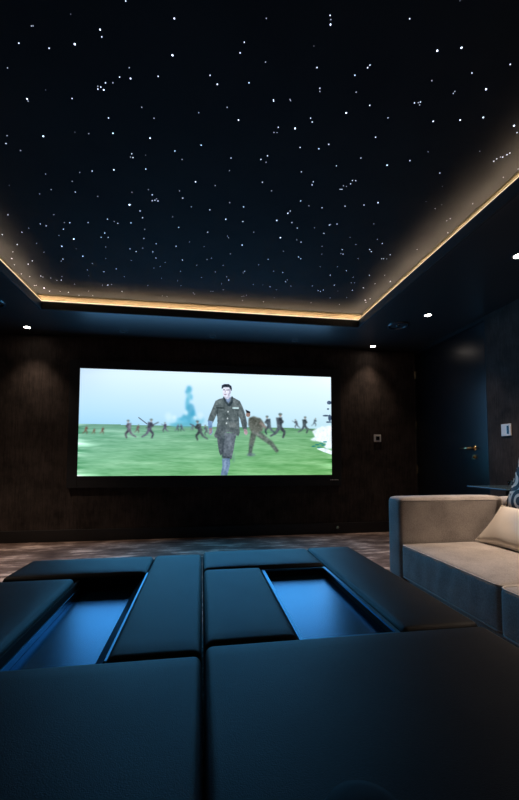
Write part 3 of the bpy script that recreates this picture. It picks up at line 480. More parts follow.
((90,110,110),1,1,[192.9,101.7,192.8,101.4,192.4,101.2,192,101.1,191.4,101.1,191,101.2,190.6,101.4,190.5,101.7,190.6,101.9,191,102.2,191.4,102.3,192,102.3,192.4,102.2,192.8,102]),
((73,80,93),1,1,[213,94.9,215.6,92.3,216.4,93.1,214.2,96]),
((73,80,93),1,1,[215.5,92.9,214.7,90.2,215.5,89.9,216.5,92.5]),
((98,107,124),1,1,[212.9,95.8,211.5,92.7,212.5,92.1,214.3,95]),
((98,107,124),1,1,[211.7,92.9,209,91,209.4,90.4,212.3,92]),
((98,107,124),1,1,[214.6,94.8,216.1,99.3,213.4,100,212.6,95.3]),
((73,80,93),1,1,[214.4,98.9,216.3,97.2,217,97.9,215.1,99.7]),
((73,80,93),1,1,[216.5,97.9,214.9,97.4,215.1,96.6,216.8,97.1]),
((165,140,130),1,1,[215.9,100.7,215.9,100.4,215.7,100.1,215.5,99.9,215.2,99.9,215,100.1,214.8,100.3,214.7,100.7,214.8,101.1,214.9,101.4,215.2,101.5,215.4,101.5,215.7,101.4,215.8,101.1]),
((90,110,110),1,1,[216.3,101.2,216.2,101,215.9,100.8,215.5,100.7,215.1,100.7,214.7,100.8,214.5,101,214.4,101.2,214.5,101.4,214.7,101.6,215.1,101.7,215.5,101.7,215.9,101.6,216.2,101.4]),
((63,70,73),1,1,[227.5,90.6,220.1,80.5,223.2,77.8,231.9,86.9]),
((63,70,73),1,1,[220,78.5,223.7,69.6,226.3,70.6,223.4,79.8]),
((85,94,98),1,1,[227.2,87.3,233.7,77.4,237.3,79.5,232.2,90.2]),
((85,94,98),1,1,[234.6,76.8,244.7,71.7,246,73.8,236.4,80.1]),
((85,94,98),1,1,[233.3,88.3,231.1,104.3,221.5,102.1,226.1,86.7]),
((63,70,73),1,1,[225.1,103.3,218.8,96.8,221,94.4,227.6,100.6]),
((63,70,73),1,1,[219.5,94.2,225.2,92.7,226,95.5,220.3,97]),
((70,75,80),1,1,[235.7,91.6,209.6,103.7,208.9,102.2,235,90.1]),
((165,140,130),1,1,[226.3,106.9,226.1,105.7,225.5,104.6,224.7,104.1,223.8,104,223,104.6,222.4,105.6,222.2,106.8,222.4,108.1,223,109.1,223.8,109.7,224.7,109.7,225.5,109.2,226.1,108.2]),
((90,110,110),1,1,[227.5,108.6,227.2,107.9,226.3,107.3,225,106.9,223.5,106.9,222.2,107.2,221.3,107.8,221,108.5,221.3,109.2,222.2,109.8,223.5,110.1,224.9,110.2,226.2,109.9,227.1,109.3]),
((73,80,86),1,1,[242,90.9,238,85.5,239.7,84.1,244.3,88.9]),
((73,80,86),1,1,[238,84.5,239.9,79.8,241.3,80.3,239.8,85.2]),
((98,107,115),1,1,[241.8,89.1,245.2,83.9,247.1,85,244.4,90.7]),
((98,107,115),1,1,[245.7,83.6,251.1,80.9,251.7,82,246.7,85.3]),
((98,107,115),1,1,[245,89.8,243.4,98.2,238.4,96.8,241.3,88.7]),
((73,80,86),1,1,[240.2,97.6,236.9,94.2,238.1,92.9,241.6,96.1]),
((73,80,86),1,1,[237.3,92.8,240.3,92,240.7,93.4,237.7,94.3]),
((165,140,130),1,1,[240.9,99.5,240.8,98.8,240.5,98.3,240.1,98,239.6,98,239.1,98.3,238.8,98.8,238.7,99.4,238.8,100.1,239.1,100.6,239.5,100.9,240,101,240.5,100.7,240.8,100.1]),
((90,110,110),1,1,[241.5,100.4,241.3,100,240.9,99.7,240.2,99.5,239.4,99.5,238.7,99.6,238.2,99.9,238.1,100.3,238.2,100.7,238.7,101,239.4,101.2,240.2,101.2,240.9,101,241.3,100.7]),
((80,85,100),0.6,1,[109.4,113.6,126.6,100.5,127.5,101.9,110.4,115]),
((60,70,76),1,1,[367.9,103.3,360.4,93.4,363.4,90.7,372.2,99.7]),
((60,70,76),1,1,[360.2,91.4,363.9,82.7,366.5,83.7,363.6,92.7]),
((81,94,102),1,1,[367.5,100.1,374,90.4,377.6,92.4,372.5,102.9]),
((81,94,102),1,1,[374.9,89.8,385,84.8,386.2,86.9,376.7,93]),
((81,94,102),1,1,[373.7,100.8,372.8,116.4,363.1,114.9,366.4,99.7]),
((60,70,76),1,1,[366.7,115.7,360.3,109.4,362.5,107.1,369.2,113.1]),
((60,70,76),1,1,[361,106.9,366.8,105.3,367.5,108.1,361.8,109.6]),
((165,140,130),1,1,[367.9,119.3,367.7,118.1,367.2,117.1,366.3,116.5,365.4,116.5,364.6,117,364,118,363.8,119.2,364,120.5,364.6,121.5,365.4,122,366.3,122,367.1,121.5,367.7,120.5]),
((90,110,110),1,1,[369.1,120.9,368.8,120.2,367.9,119.6,366.6,119.3,365.1,119.3,363.8,119.6,362.9,120.1,362.6,120.8,362.9,121.5,363.8,122.1,365.1,122.4,366.6,122.5,367.9,122.2,368.8,121.6]),
((60,67,73),1,1,[389.4,98.1,401.1,86.7,405.2,90.2,395.1,103.1]),
((60,67,73),1,1,[400.8,89.2,397.1,77.2,400.6,76,405.4,87.6]),
((81,90,98),1,1,[389,102.4,382.4,88.4,387.1,85.9,395.6,98.8]),
((81,90,98),1,1,[383.5,89.2,371.1,80.9,372.7,78.2,386,85.1]),
((81,90,98),1,1,[397.1,99.3,397.6,119.8,384.7,118.8,387.4,98.7]),
((60,67,73),1,1,[389.5,115.9,398.4,108.2,401.3,111.4,392.8,119.5]),
((60,67,73),1,1,[399.3,111.6,391.7,109.3,392.8,105.8,400.4,108]),
((165,140,130),1,1,[396.6,124.2,396.3,122.6,395.5,121.3,394.5,120.5,393.2,120.5,392.2,121.2,391.4,122.5,391.1,124.1,391.4,125.8,392.1,127.1,393.2,127.8,394.4,127.8,395.5,127.1,396.3,125.9]),
((90,110,110),1,1,[398.2,126.4,397.7,125.5,396.5,124.7,394.8,124.2,392.9,124.2,391.1,124.6,389.9,125.3,389.5,126.2,389.9,127.2,391.1,127.9,392.9,128.4,394.8,128.4,396.5,128,397.7,127.3]),
((67,73,80),1,1,[427.9,106.6,424.2,101.8,425.7,100.5,430,104.9]),
((67,73,80),1,1,[424.1,100.8,425.9,96.5,427.2,97,425.8,101.4]),
((90,98,107),1,1,[427.7,105.1,430.9,100.3,432.7,101.3,430.2,106.5]),
((90,98,107),1,1,[431.3,100,436.4,97.6,437,98.6,432.3,101.6]),
((90,98,107),1,1,[430.7,105.6,429.3,113.3,424.6,112,427.2,104.7]),
((67,73,80),1,1,[426.3,112.7,423.1,109.6,424.2,108.5,427.6,111.4]),
((67,73,80),1,1,[423.5,108.4,426.3,107.6,426.7,109,423.9,109.7]),
((70,75,80),1,1,[431.6,107.1,418.6,112.9,418.3,112.2,431.2,106.4]),
((165,140,130),1,1,[426.9,114.5,426.8,113.9,426.5,113.4,426.1,113.1,425.7,113.1,425.3,113.4,425,113.8,424.9,114.4,425,115,425.3,115.5,425.7,115.8,426.1,115.8,426.5,115.6,426.8,115.1]),
((90,110,110),1,1,[427.5,115.3,427.4,114.9,426.9,114.7,426.3,114.5,425.6,114.5,424.9,114.6,424.5,114.9,424.3,115.2,424.5,115.6,424.9,115.9,425.6,116,426.3,116,426.9,115.9,427.4,115.6]),
((57,67,70),1,1,[443.1,101.7,451.1,93.9,453.9,96.4,447.1,105.1]),
((57,67,70),1,1,[451,95.7,448.3,87.5,450.8,86.7,454.1,94.6]),
((77,90,94),1,1,[442.8,104.6,438.3,95.1,441.5,93.4,447.4,102.2]),
((77,90,94),1,1,[439.1,95.7,430.5,90,431.6,88.1,440.7,92.9]),
((77,90,94),1,1,[448.4,102.4,449.6,116.2,440.6,116.1,441.8,102.3]),
((57,67,70),1,1,[443.9,113.9,450,108.6,452.1,110.8,446.2,116.3]),
((57,67,70),1,1,[450.7,110.9,445.5,109.4,446.2,106.9,451.4,108.5]),
((165,140,130),1,1,[448.8,119.5,448.6,118.4,448.1,117.5,447.4,117,446.5,117,445.8,117.5,445.3,118.3,445.1,119.4,445.3,120.5,445.8,121.4,446.5,122,447.4,122,448.1,121.5,448.6,120.6]),
((90,110,110),1,1,[449.9,121,449.6,120.3,448.8,119.8,447.6,119.5,446.3,119.5,445.1,119.8,444.3,120.2,444,120.9,444.3,121.5,445.1,122,446.3,122.3,447.6,122.4,448.8,122.1,449.6,121.6]),
((73,86,93),1,1,[465.8,109.2,469.7,105.4,471,106.6,467.7,110.8]),
((73,86,93),1,1,[469.6,106.2,468.3,102.3,469.5,101.9,471.1,105.7]),
((98,115,124),1,1,[465.6,110.6,463.4,106,465,105.1,467.8,109.4]),
((98,115,124),1,1,[463.8,106.2,459.6,103.4,460.1,102.5,464.6,104.9]),
((98,115,124),1,1,[468.3,109.1,470.7,115.7,466.5,116.7,465.2,109.8]),
((73,86,93),1,1,[468,115.1,471,112.5,472,113.6,469.1,116.3]),
((73,86,93),1,1,[471.3,113.7,468.7,112.9,469.1,111.7,471.6,112.5]),
((165,140,130),1,1,[470.4,117.8,470.3,117.3,470,116.9,469.7,116.6,469.3,116.6,468.9,116.8,468.6,117.3,468.6,117.8,468.6,118.3,468.9,118.8,469.3,119,469.7,119,470,118.8,470.3,118.4]),
((90,110,110),1,1,[470.9,118.6,470.8,118.2,470.4,118,469.8,117.8,469.1,117.8,468.6,118,468.2,118.2,468,118.5,468.2,118.8,468.6,119.1,469.1,119.2,469.8,119.2,470.4,119.1,470.8,118.9]),
((75,100,85),0.8,1,[449.4,95.4,468.6,89.8,469.7,93.2,450.4,98.8]),
((92,96,88),1.2,1,[327.7,117.2,338,120.9,352.5,116.5,360.1,106.2,356.7,91.8,346.9,83,337.1,81.7,331.3,91.4,326.6,102.8]),
((88,98,90),1.2,1,[332,87.1,328.1,60.8,337.1,58.9,344.4,84.5]),
((80,92,88),1.2,1,[329.1,63.2,327,40.2,333.8,39.4,337.1,62.3]),
((84,98,88),1.2,1,[343,80.8,370.2,62.3,375.9,69.6,350.7,90.9]),
((84,98,88),1.2,1,[368.2,65.4,385.5,45.4,391.1,49.7,375.6,71.1]),
((105,110,105),1,1,[334.5,88.2,359.4,74.7,361.1,77.7,336.1,91.3]),
((150,125,115),0.8,1,[331.1,124.2,330.6,122,329.4,120.1,327.5,119.1,325.5,119.1,323.6,120,322.3,121.8,321.9,124,322.3,126.3,323.6,128.1,325.4,129.2,327.5,129.2,329.3,128.2,330.6,126.5]),
((28,30,36),0.6,1,[320.7,134.4,331,130,330.5,127.1,323,127.5]),
((120,112,105),1,1,[348.5,106.4,362.6,95.3,365.8,98.8,353.1,111.6]),
((90,105,120),1.4,0.6,[341.9,41.6,341,40.1,338.4,38.9,334.7,38.2,330.6,38.2,327,38.8,324.4,40,323.5,41.5,324.4,43,326.9,44.2,330.6,44.9,334.7,44.9,338.4,44.3,340.9,43.1]),
((232,244,248),1.2,1,[461.9,91.4,474,98.6,486.1,102.3,504.4,103.8,504.3,55.3,493.3,54,486.1,59.8,493.4,64.6,480,69.2,463.1,71.4,457.1,73.7,467.9,79.7]),
((232,244,248),0.9,1,[470.9,55,486.1,56.3,504.3,50.5,504.3,42.3,486,48.1]),
((45,125,125),0.5,0.8,[469.7,59.7,469.3,59,467.9,58.3,466,58,463.8,58,461.9,58.3,460.6,58.9,460.1,59.7,460.6,60.4,461.9,61,463.8,61.4,466,61.4,467.9,61.1,469.3,60.5]),
((45,125,125),0.5,0.8,[477.6,63.3,477.1,62.5,475.8,61.9,473.8,61.6,471.7,61.5,469.7,61.9,468.4,62.5,467.9,63.2,468.4,64,469.7,64.6,471.7,65,473.8,65,475.8,64.7,477.1,64.1]),
((45,125,125),0.5,0.8,[486.1,65.7,485.6,65,484.2,64.3,482.3,64,480.1,64,478.2,64.3,476.9,64.9,476.4,65.7,476.9,66.4,478.2,67.1,480.1,67.4,482.3,67.4,484.2,67.1,485.6,66.5]),
((45,125,125),0.5,0.8,[494.6,69.3,494.1,68.6,492.7,67.9,490.8,67.6,488.6,67.6,486.7,67.9,485.3,68.5,484.9,69.3,485.3,70,486.7,70.7,488.6,71,490.8,71,492.7,70.7,494.1,70.1]),
((45,125,125),0.5,0.8,[481.8,57.5,481.3,56.7,480,56.1,478,55.7,475.9,55.7,474,56,472.6,56.6,472.1,57.4,472.6,58.2,474,58.8,475.9,59.1,478.1,59.2,480,58.8,481.3,58.2]),
((45,125,125),0.5,0.8,[490.9,62.2,490.4,61.5,489.1,60.8,487.1,60.5,485,60.5,483,60.8,481.7,61.4,481.2,62.2,481.7,62.9,483,63.6,485,63.9,487.1,63.9,489.1,63.6,490.4,63]),
((50,65,90),0.7,0.85,[504.5,153.1,504,151.3,502.7,149.8,500.7,148.9,498.5,148.9,496.6,149.7,495.2,151.1,494.7,152.9,495.2,154.7,496.6,156.2,498.5,157,500.7,157.1,502.7,156.3,504,154.9]),
((50,65,90),0.7,0.85,[499.6,139.3,499.3,138.5,498.7,137.9,497.7,137.5,496.6,137.5,495.6,137.8,494.9,138.4,494.7,139.2,494.9,140,495.6,140.6,496.6,141,497.7,141,498.7,140.7,499.3,140.1]),
((50,65,90),0.7,0.85,[499.6,125,498.8,124.3,496.8,123.6,493.9,123.2,490.6,123.1,487.7,123.4,485.7,124,484.9,124.8,485.7,125.6,487.7,126.2,490.6,126.6,493.9,126.7,496.8,126.4,498.8,125.8]),
((50,65,90),0.7,0.85,[504.4,120.4,504.1,117.3,503,114.8,501.6,113.4,499.9,113.4,498.5,114.7,497.5,117.2,497.1,120.3,497.5,123.4,498.5,125.8,500,127.3,501.6,127.3,503.1,125.9,504.1,123.5]),
((50,65,90),0.7,0.85,[504.4,111.5,503.8,110.7,502.1,110.1,499.7,109.7,496.9,109.6,494.5,109.9,492.8,110.5,492.2,111.3,492.8,112.1,494.5,112.7,497,113.1,499.7,113.1,502.1,112.8,503.8,112.2]),
((74,84,90),0.7,1,[263,79.2,276.8,83.6,276.5,52.8,273.8,42.2,270.5,39.4,267.7,47.2,264.8,63.9]),
((92,102,110),0.5,1,[276.8,86.4,303.3,85.3,299.8,69.8,297.1,51.5,292.8,32.8,283.3,33.8,275,34.9,274.4,47.2,276.4,66.8]),
((106,116,126),2.2,0.7,[285.8,80.9,292.5,82.1,291.5,58.5,289.4,38.9,286.1,38.3,285.4,58.4]),
((50,60,68),1,0.8,[276.9,78,279.6,80.8,277,58.4,275.5,36.1,273.3,36,274.3,58.4]),
((64,74,84),1.2,0.8,[273.9,40.2,283.3,37.2,293.9,40.3,293.3,32.8,283.3,32.7,273.9,34.4]),
((104,128,156),0.8,1,[273.9,33.8,289.4,33.9,290.1,22.1,284.7,0.4,271.4,0.4,274.6,19.3]),
((150,172,196),1.2,0.7,[278.4,30.5,283.3,31.1,280.2,8.2,276.4,2.6]),
((80,120,110),1.4,0.5,[294.4,36.1,298.3,47.3,299,27.7,295.6,24.9]),
((90,101,102),0.5,1,[277.1,157.7,266.6,154.7,259.7,150.6,255.6,140.6,251.6,130.2,247.3,119.5,244.6,109.7,246.8,105,254.5,105.1,258.9,114.7,263.2,124.8,263.9,105.8,261.8,91.8,257.5,80.5,260.9,75,270,78.7,282.9,87.3,293.5,86.6,306.5,79.4,309.5,86.8,308.6,99.4,307.3,120.6,310.2,114.4,315.4,93.9,323.8,92.6,324.3,106.7,320.6,123.7,314.8,140.5,309.1,151.7,300.1,156.6,291.9,160.4,285.3,149.5]),
((80,90,94),1,0.8,[267.3,103,282.8,99.9,282.9,87.3,270,78.7,260.9,75,258.1,80.5,262.4,91.8]),
((80,90,92),1,0.8,[282.9,97.7,304.7,93.7,308.9,86.8,306.5,79.4,293.5,86.6,282.9,87.8]),
((100,112,112),1,0.7,[260.2,150,274.9,154.9,277.8,148.2,269.4,143.8,259.8,142.1]),
((100,110,112),1,0.7,[294.5,155.4,307.7,151.1,310,145.5,300.1,145.3,293.1,150]),
((55,65,66),0.5,0.9,[260.9,138.2,278.1,137.5,278.1,135.2,260.9,135.4]),
((62,72,74),0.6,0.8,[262,134.9,264.2,134.9,265.5,119.8,262.7,119.8]),
((60,70,72),0.5,0.8,[293.2,134.4,307.2,134.7,307.3,133,306.2,120.6,304,120.5,304.4,132.4,293.2,132.7]),
((185,212,212),0.4,1,[294.3,138.7,307.2,138.7,307.2,135.3,294.3,135.3]),
((195,205,205),0.4,1,[286.8,129.2,286.7,128.4,286.3,127.7,285.7,127.3,285.1,127.3,284.6,127.6,284.2,128.3,284,129.2,284.2,130,284.5,130.7,285.1,131.1,285.7,131.1,286.3,130.8,286.7,130.1]),
((195,205,205),0.4,1,[285.8,115.1,285.7,114.3,285.3,113.6,284.7,113.2,284.1,113.2,283.5,113.6,283.2,114.2,283,115.1,283.1,115.9,283.5,116.6,284.1,117,284.7,117,285.3,116.7,285.7,116]),
((195,205,205),0.4,1,[283.6,105.5,283.5,104.7,283.1,104,282.6,103.6,282,103.6,281.4,104,281,104.6,280.9,105.5,281,106.3,281.4,107,281.9,107.4,282.5,107.4,283.1,107.1,283.5,106.4]),
((112,120,120),0.7,0.8,[286.7,105.6,298.4,107.7,304.1,100.2,299.6,96.8,289,97.7]),
((66,76,80),1.2,0.6,[265.5,110.9,307.4,112.7,307.4,110.4,265.6,108.3]),
((120,150,185),0.8,1,[244.6,111.1,254.5,108.4,253.5,99.5,254.7,86.1,249.8,80.5,245.8,94.3]),
((140,120,130),0.8,1,[246.9,94.9,254.1,96.1,252.5,84.7,248.1,82.7]),
((176,150,158),0.6,1,[317.6,94.8,323.8,93.2,326.1,85.6,322.2,81.3,318.2,85.5]),
((60,72,78),1.2,0.6,[310.6,139,316.3,120.8,319.3,96.8,323.3,96,322.6,112.4,318,132.1]),
((54,66,72),0.5,1,[274.6,158.2,277.9,162.3,282.5,151.1,286.4,145,290.9,151.3,293,162.1,296.4,157.7,294.2,147.2,288.7,139.4,284.2,142.1,278,149.3]),
((120,140,168),0.5,1,[279.6,156.1,290.8,159.8,289.7,152.4,285.9,146.7,282.5,150.5]),
((196,196,212),0.5,1,[274.6,162.2,282.4,159,289.6,165.4,290.2,159.8,285.2,155.1,279.6,156.1]),
((222,222,234),0.4,1,[273.9,177.4,282.3,179.9,290.1,177.9,291.8,172.3,290.2,167.1,286.3,161.4,279.6,158.9,275.7,161.7,274,168.4]),
((150,150,170),0.7,0.7,[286.2,176.6,291.8,175.1,290.7,167.7,286.3,161.4,284.1,162.4,287.4,169.3]),
((70,70,84),0.4,0.9,[275,174.6,278.9,174.7,279,173,275.1,172.9]),
((70,70,84),0.4,0.9,[281.7,174.2,286.2,174.6,286.2,172.9,281.8,172.8]),
((160,150,165),0.5,0.8,[278.4,173,280.6,173.1,280.7,168.6,277.9,168.5]),
((120,90,110),0.4,0.9,[276.5,165.6,281.8,165.2,281.3,163.5,277.1,163.9]),
((34,40,52),0.4,1,[271.7,176.8,272.2,183,277.7,186,286.1,186.2,291.8,182.4,292.9,176.8,292.1,171.7,290.1,175.6,286.7,179.5,280.3,179.8,276.1,179.2,273.9,176.3]),
]

NX, NY = 504, 208
img = np.zeros((NY, NX, 3))
X_, Y_ = np.meshgrid(np.arange(NX)+.5, np.arange(NY)+.5)      # Y up
def lin(c): c = np.asarray(c, float)/255; return np.where(c <= .04045, c/12.92, ((c+.055)/1.055)**2.4)
hz = .4805*NY-(X_/NX)*.014*NY
tv = np.clip((Y_-hz)/(NY-hz), 0, 1)[..., None]; ux = (X_/NX)[..., None]
low = (1-ux)*np.array([158, 206, 232])+ux*np.array([186, 220, 228])
high = (1-ux)*np.array([212, 234, 250])+ux*np.array([222, 240, 248])
sky = low+(high-low)*np.clip(tv*1.15, 0, 1)**.8
rg = np.random.RandomState(3)
def smooth(a, k, ax):
    if k < 1: return a
    n = int(k*3); g = np.exp(-.5*(np.arange(-n, n+1)/k)**2); g /= g.sum()
    p = [(0, 0)]*a.ndim; p[ax] = (n, n)
    return np.apply_along_axis(lambda v: np.convolve(v, g, 'valid'), ax, np.pad(a, p, mode='edge'))
def noise2(kx, ky):
    a = smooth(smooth(rg.randn(NY, NX), kx, 1), ky, 0); return (a/a.std())[..., None]
gv = np.clip((hz-Y_)/hz, 0, 1)[..., None]
grass = (1-ux)*np.array([122, 176, 152])+ux*np.array([112, 166, 118])
grass = grass+gv*np.array([2, 8, -14])+noise2(16, 1.6)*9*np.array([1, .8, .9])+noise2(4, .9)*5+np.clip(noise2(30, 3)-1, 0, 3)*16
grass = grass*(.86+.14*np.clip(gv*8, 0, 1))
img[:] = np.where((Y_ > hz)[..., None], sky+noise2(40, 20)*1.5, grass)
def poly_mask(L, soft):
    P_ = np.array(L).reshape(-1, 2); m = np.zeros((NY, NX)); pad = soft*3+2
    x0, x1 = int(max(0, P_[:, 0].min()-pad)), int(min(NX, P_[:, 0].max()+pad+1)); y0, y1 = int(max(0, P_[:, 1].min()-pad)), int(min(NY, P_[:, 1].max()+pad+1))
    if x1 <= x0 or y1 <= y0: return None
    ss = 3; xs = x0+(np.arange((x1-x0)*ss)+.5)/ss; ys = y0+(np.arange((y1-y0)*ss)+.5)/ss
    XX, YY = np.meshgrid(xs, ys); ins = np.zeros(XX.shape, bool); n = len(P_)
    for i in range(n):
        (xa, ya), (xb, yb) = P_[i], P_[(i+1) % n]
        if ya == yb: continue
        ins ^= ((ya > YY) != (yb > YY)) & (XX < (xb-xa)*(YY-ya)/(yb-ya)+xa)
    a = ins.reshape(y1-y0, ss, x1-x0, ss).mean((1, 3))
    if soft > .45: a = smooth(smooth(a, soft, 1), soft, 0)
    return (y0, y1, x0, x1), a
painted = np.zeros((NY, NX, 1))
for c, soft, al, L in PICTURE:
    r_ = poly_mask(L, soft)
    if r_ is None: continue
    (y0, y1, x0, x1), a = r_; a = (a*al)[..., None]
    painted[y0:y1, x0:x1] = np.maximum(painted[y0:y1, x0:x1], a) if soft < 2 else painted[y0:y1, x0:x1]
    img[y0:y1, x0:x1] = img[y0:y1, x0:x1]*(1-a)+np.array(c, float)*a
img = img+painted*(noise2(1.2, 1.2)*7+noise2(3, 5)*6)
img = lin(np.clip(img, 0, 255))*np.array([1.14, 1.17, 1.22]) 
me = bpy.data.meshes.new('picture')
xs = np.linspace(PX0, PX1, NX+1); zs = np.linspace(PZ0, PZ1, NY+1); GX, GZ = np.meshgrid(xs, zs)
co = np.stack([GX.ravel(), np.full(GX.size, PY), GZ.ravel()], 1)
ii = (np.arange(NY)[:, None]*(NX+1)+np.arange(NX)[None, :]).ravel()
faces = np.stack([ii, ii+1, ii+NX+2, ii+NX+1], 1)
me.vertices.add(len(co)); me.vertices.foreach_set('co', co.ravel())
me.loops.add(faces.size); me.loops.foreach_set('vertex_index', faces.ravel().astype(np.int32))
me.polygons.add(len(faces)); me.polygons.foreach_set('loop_start', (np.arange(len(faces))*4).astype(np.int32)); me.polygons.foreach_set('loop_total', np.full(len(faces), 4, np.int32))
me.update(calc_edges=True)
ca = me.color_attributes.new('image', 'FLOAT_COLOR', 'CORNER')
buf = np.ones((NY*NX, 4, 4)); buf[:, :, :3] = img.reshape(-1, 3)[:, None, :]
ca.data.foreach_set('color', buf.ravel().astype(np.float32))
me.materials.append(M['image']); pic = bpy.data.objects.new('picture', me); COL.objects.link(pic); pic.parent = scr; pic.matrix_parent_inverse = Matrix.Translation(scr.location).inverted()
link_mesh('backing', box(BM(), PX0, PX1, PY+.002, YB-.002, PZ0, PZ1), M['frame'], scr)

# ---------------------------------------------------------------- wall plates
t = thing('thermostat', 'small white square thermostat with dark centre right of the screen', 'thermostat', (2.2055, YB, 1.177))
bm = BM(); box(bm, 2.158, 2.253, YB-.014, YB, 1.130, 1.224, .004); link_mesh('plate', bm, M['plate'], t)
bm = BM(); box(bm, 2.180, 2.231, YB-.017, YB-.014, 1.154, 1.200, .002); link_mesh('display', bm, M['plate_black'], t)
t = thing('light_switch', 'pale wall switch plate on the right wall beside the door', 'switch', (XR, 3.0, 1.173))
bm = BM(); box(bm, XR-.012, XR, 2.948, 3.056, 1.118, 1.228, .004); link_mesh('plate', bm, M['plate'], t)
bm = BM(); box(bm, XR-.015, XR-.012, 2.966, 2.990, 1.136, 1.210, .002); link_mesh('button', bm, M['plate_black'], t)
t = thing('door_stop', 'small brass door stop on the dark skirting right of screen', 'door stop', (1.641, YB-.018, .078))
bm = BM(); tube(bm, [(1.655, YB-.018, .078), (1.645, YB-.05, .082)], .010, 12); link_mesh('stem', bm, M['brass'], t, True)
bm = BM(); tube(bm, [(1.645, YB-.05, .082), (1.637, YB-.078, .086)], .016, 16); link_mesh('tip', bm, M['brass'], t)

# ---------------------------------------------------------------- ottomans
Z = .42
def ottoman(label, x0, x1, parts, rec, zfloor, slope):
    t = thing('ottoman', label, 'ottoman', ((x0+x1)/2, 1.15, 0), 'two padded ottomans with sunken trays')
    ax0, ax1, ay0, ay1 = rec
    bm = BM(); b0, b1, c0, c1 = x0+.015, x1-.015, .34, parts['yb']-.015     # plinth: four sides round the well, and its bottom
    e0, e1, g0, g1 = ax0-.012, ax1+.012, ay0-.012, ay1+.012
    box(bm, b0, e0, c0, c1, .03, .30, .01); box(bm, e1, b1, c0, c1, .03, .30, .01)
    box(bm, e0, e1, g1, c1, .03, .30); box(bm, e0, e1, c0, g0, .03, .30); box(bm, e0, e1, g0, g1, .03, .20)
    link_mesh('base', bm, M['otto_base'], t)
    for px in (x0+.08, x1-.08):
        for py in (.45, parts['yb']-.1): link_mesh('foot', lathe(BM(), (px, py, 0), [(0, 0), (.025, 0), (.028, .03), (0, .03)], 16), M['gap'], t)
    for nm, bx in parts['c']:
        link_mesh(nm, rbox(BM(), *bx, rad=.020, puff=.006, n=18, seed=int(abs(bx[0])*100), wr=.0008), M['otto'], t, True)
    # tray: glossy floor, sides, rim
    zr = Z-.014; rimmed = slope < .01; zt = Z-.004
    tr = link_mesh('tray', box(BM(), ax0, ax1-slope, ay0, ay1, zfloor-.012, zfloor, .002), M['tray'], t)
    bm = BM(); ring(bm, ax0+.001, ax1-.001, ay0+.001, ay1-.001, .010, .205, zr-.006)
    link_mesh('well_lining', bm, M['gap'], t)
    bm = BM()
    if rimmed:
        ring(bm, ax0+.012, ax1-.012, ay0+.012, ay1-.012, .012, zr-.006, zr+.001)
    else:
        q = [(ax1+.008, zt), (ax1-slope, zfloor-.004), (ax1-slope-.004, zfloor-.002), (ax1+.002, zt)]
        A_ = [bm.verts.new((x, ay0, z)) for x, z in q]; B_ = [bm.verts.new((x, ay1, z)) for x, z in q]
        for k in range(4): bm.faces.new((A_[k], A_[(k+1) % 4], B_[(k+1) % 4], B_[k]))
        bm.faces.new(A_); bm.faces.new(B_[::-1])
        box(bm, ax0-.004, ax0+.006, ay0, ay1-.03, zfloor, zfloor+.022, .001)
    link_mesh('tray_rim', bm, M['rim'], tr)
    return t
ottoman('dark padded ottoman on the left with a sunken blue-tinted tray', -.80, .006,
        {'yb': 1.98, 'c': [('near_cushion', (-.80, 0.004, .33, .974, .28, Z)), ('bolster', (-.80, -.503, .978, 1.655, .28, Z)),
                           ('bolster', (-.228, 0.004, .978, 1.98, .28, Z)), ('far_cushion', (-.80, -.230, 1.690, 1.970, .28, Z))]},
        (-.497, -.230, .980, 1.70), .352, .045)
ottoman('dark padded ottoman on the right, next to the sofa, with a sunken tray', .010, .82,
        {'yb': 2.03, 'c': [('near_cushion', (.013, .82, .33, 1.018, .28, Z)), ('bolster', (.013, .268, 1.022, 1.70, .28, Z)),
                           ('bolster', (.572, .82, 1.022, 2.03, .28, Z)), ('far_cushion', (.013, .571, 1.705, 2.025, .28, Z))]},
        (.271, .569, 1.025, 1.702), .375, .004)

t = bpy.data.objects.new('bowl', None); t.location = (.203, .458, Z); COL.objects.link(t)
tag(t, 'barely lit small dark bowl turned upside down on the right ottoman', 'bowl')
bm = BM(); lathe(bm, (.203, .458, Z+.007), [(.062, .001), (.063, .004), (.061, .022), (.049, .042), (.028, .052), (0, .055)], 36); link_mesh('bowl_body', bm, M['bowl'], t, True)
bm = BM(); tube(bm, [(.203+.062*math.cos(a), .458+.062*math.sin(a), Z+.009) for a in [math.pi*2*i/36 for i in range(36)]], .002, 6, True); link_mesh('rim', bm, M['bowl'], t, True)

# ---------------------------------------------------------------- sofa
sofa = thing('sofa', 'large taupe fabric sofa on the right, its square arm facing the screen', 'sofa', (1.6, 1.2, 0))
link_mesh('base', rbox(BM(), 1.205, 2.08, .02, 2.235, .05, .205, rad=.02, n=20), M['sofa'], sofa, True)
for px in (1.27, 2.0):
    for py in (.12, 2.15): link_mesh('foot', box(BM(), px-.03, px+.03, py-.03, py+.03, 0, .055, .003), M['gap'], sofa)
arm = link_mesh('armrest', rbox(BM(), 1.17, 1.875, 2.10, 2.255, .07, .672, rad=.028, puff=.004, n=26, seed=5), M['sofa'], sofa, True)
def loop_pts(x0, x1, y0, y1, z, rr=.03, k=5):
    P_ = []
    for cx_, cy_, a0 in ((x1-rr, y1-rr, 0), (x0+rr, y1-rr, 90), (x0+rr, y0+rr, 180), (x1-rr, y0+rr, 270)):
        for i in range(k+1):
            a = math.radians(a0+90*i/k); P_.append((cx_+rr*math.cos(a), cy_+rr*math.sin(a), z))
    return P_
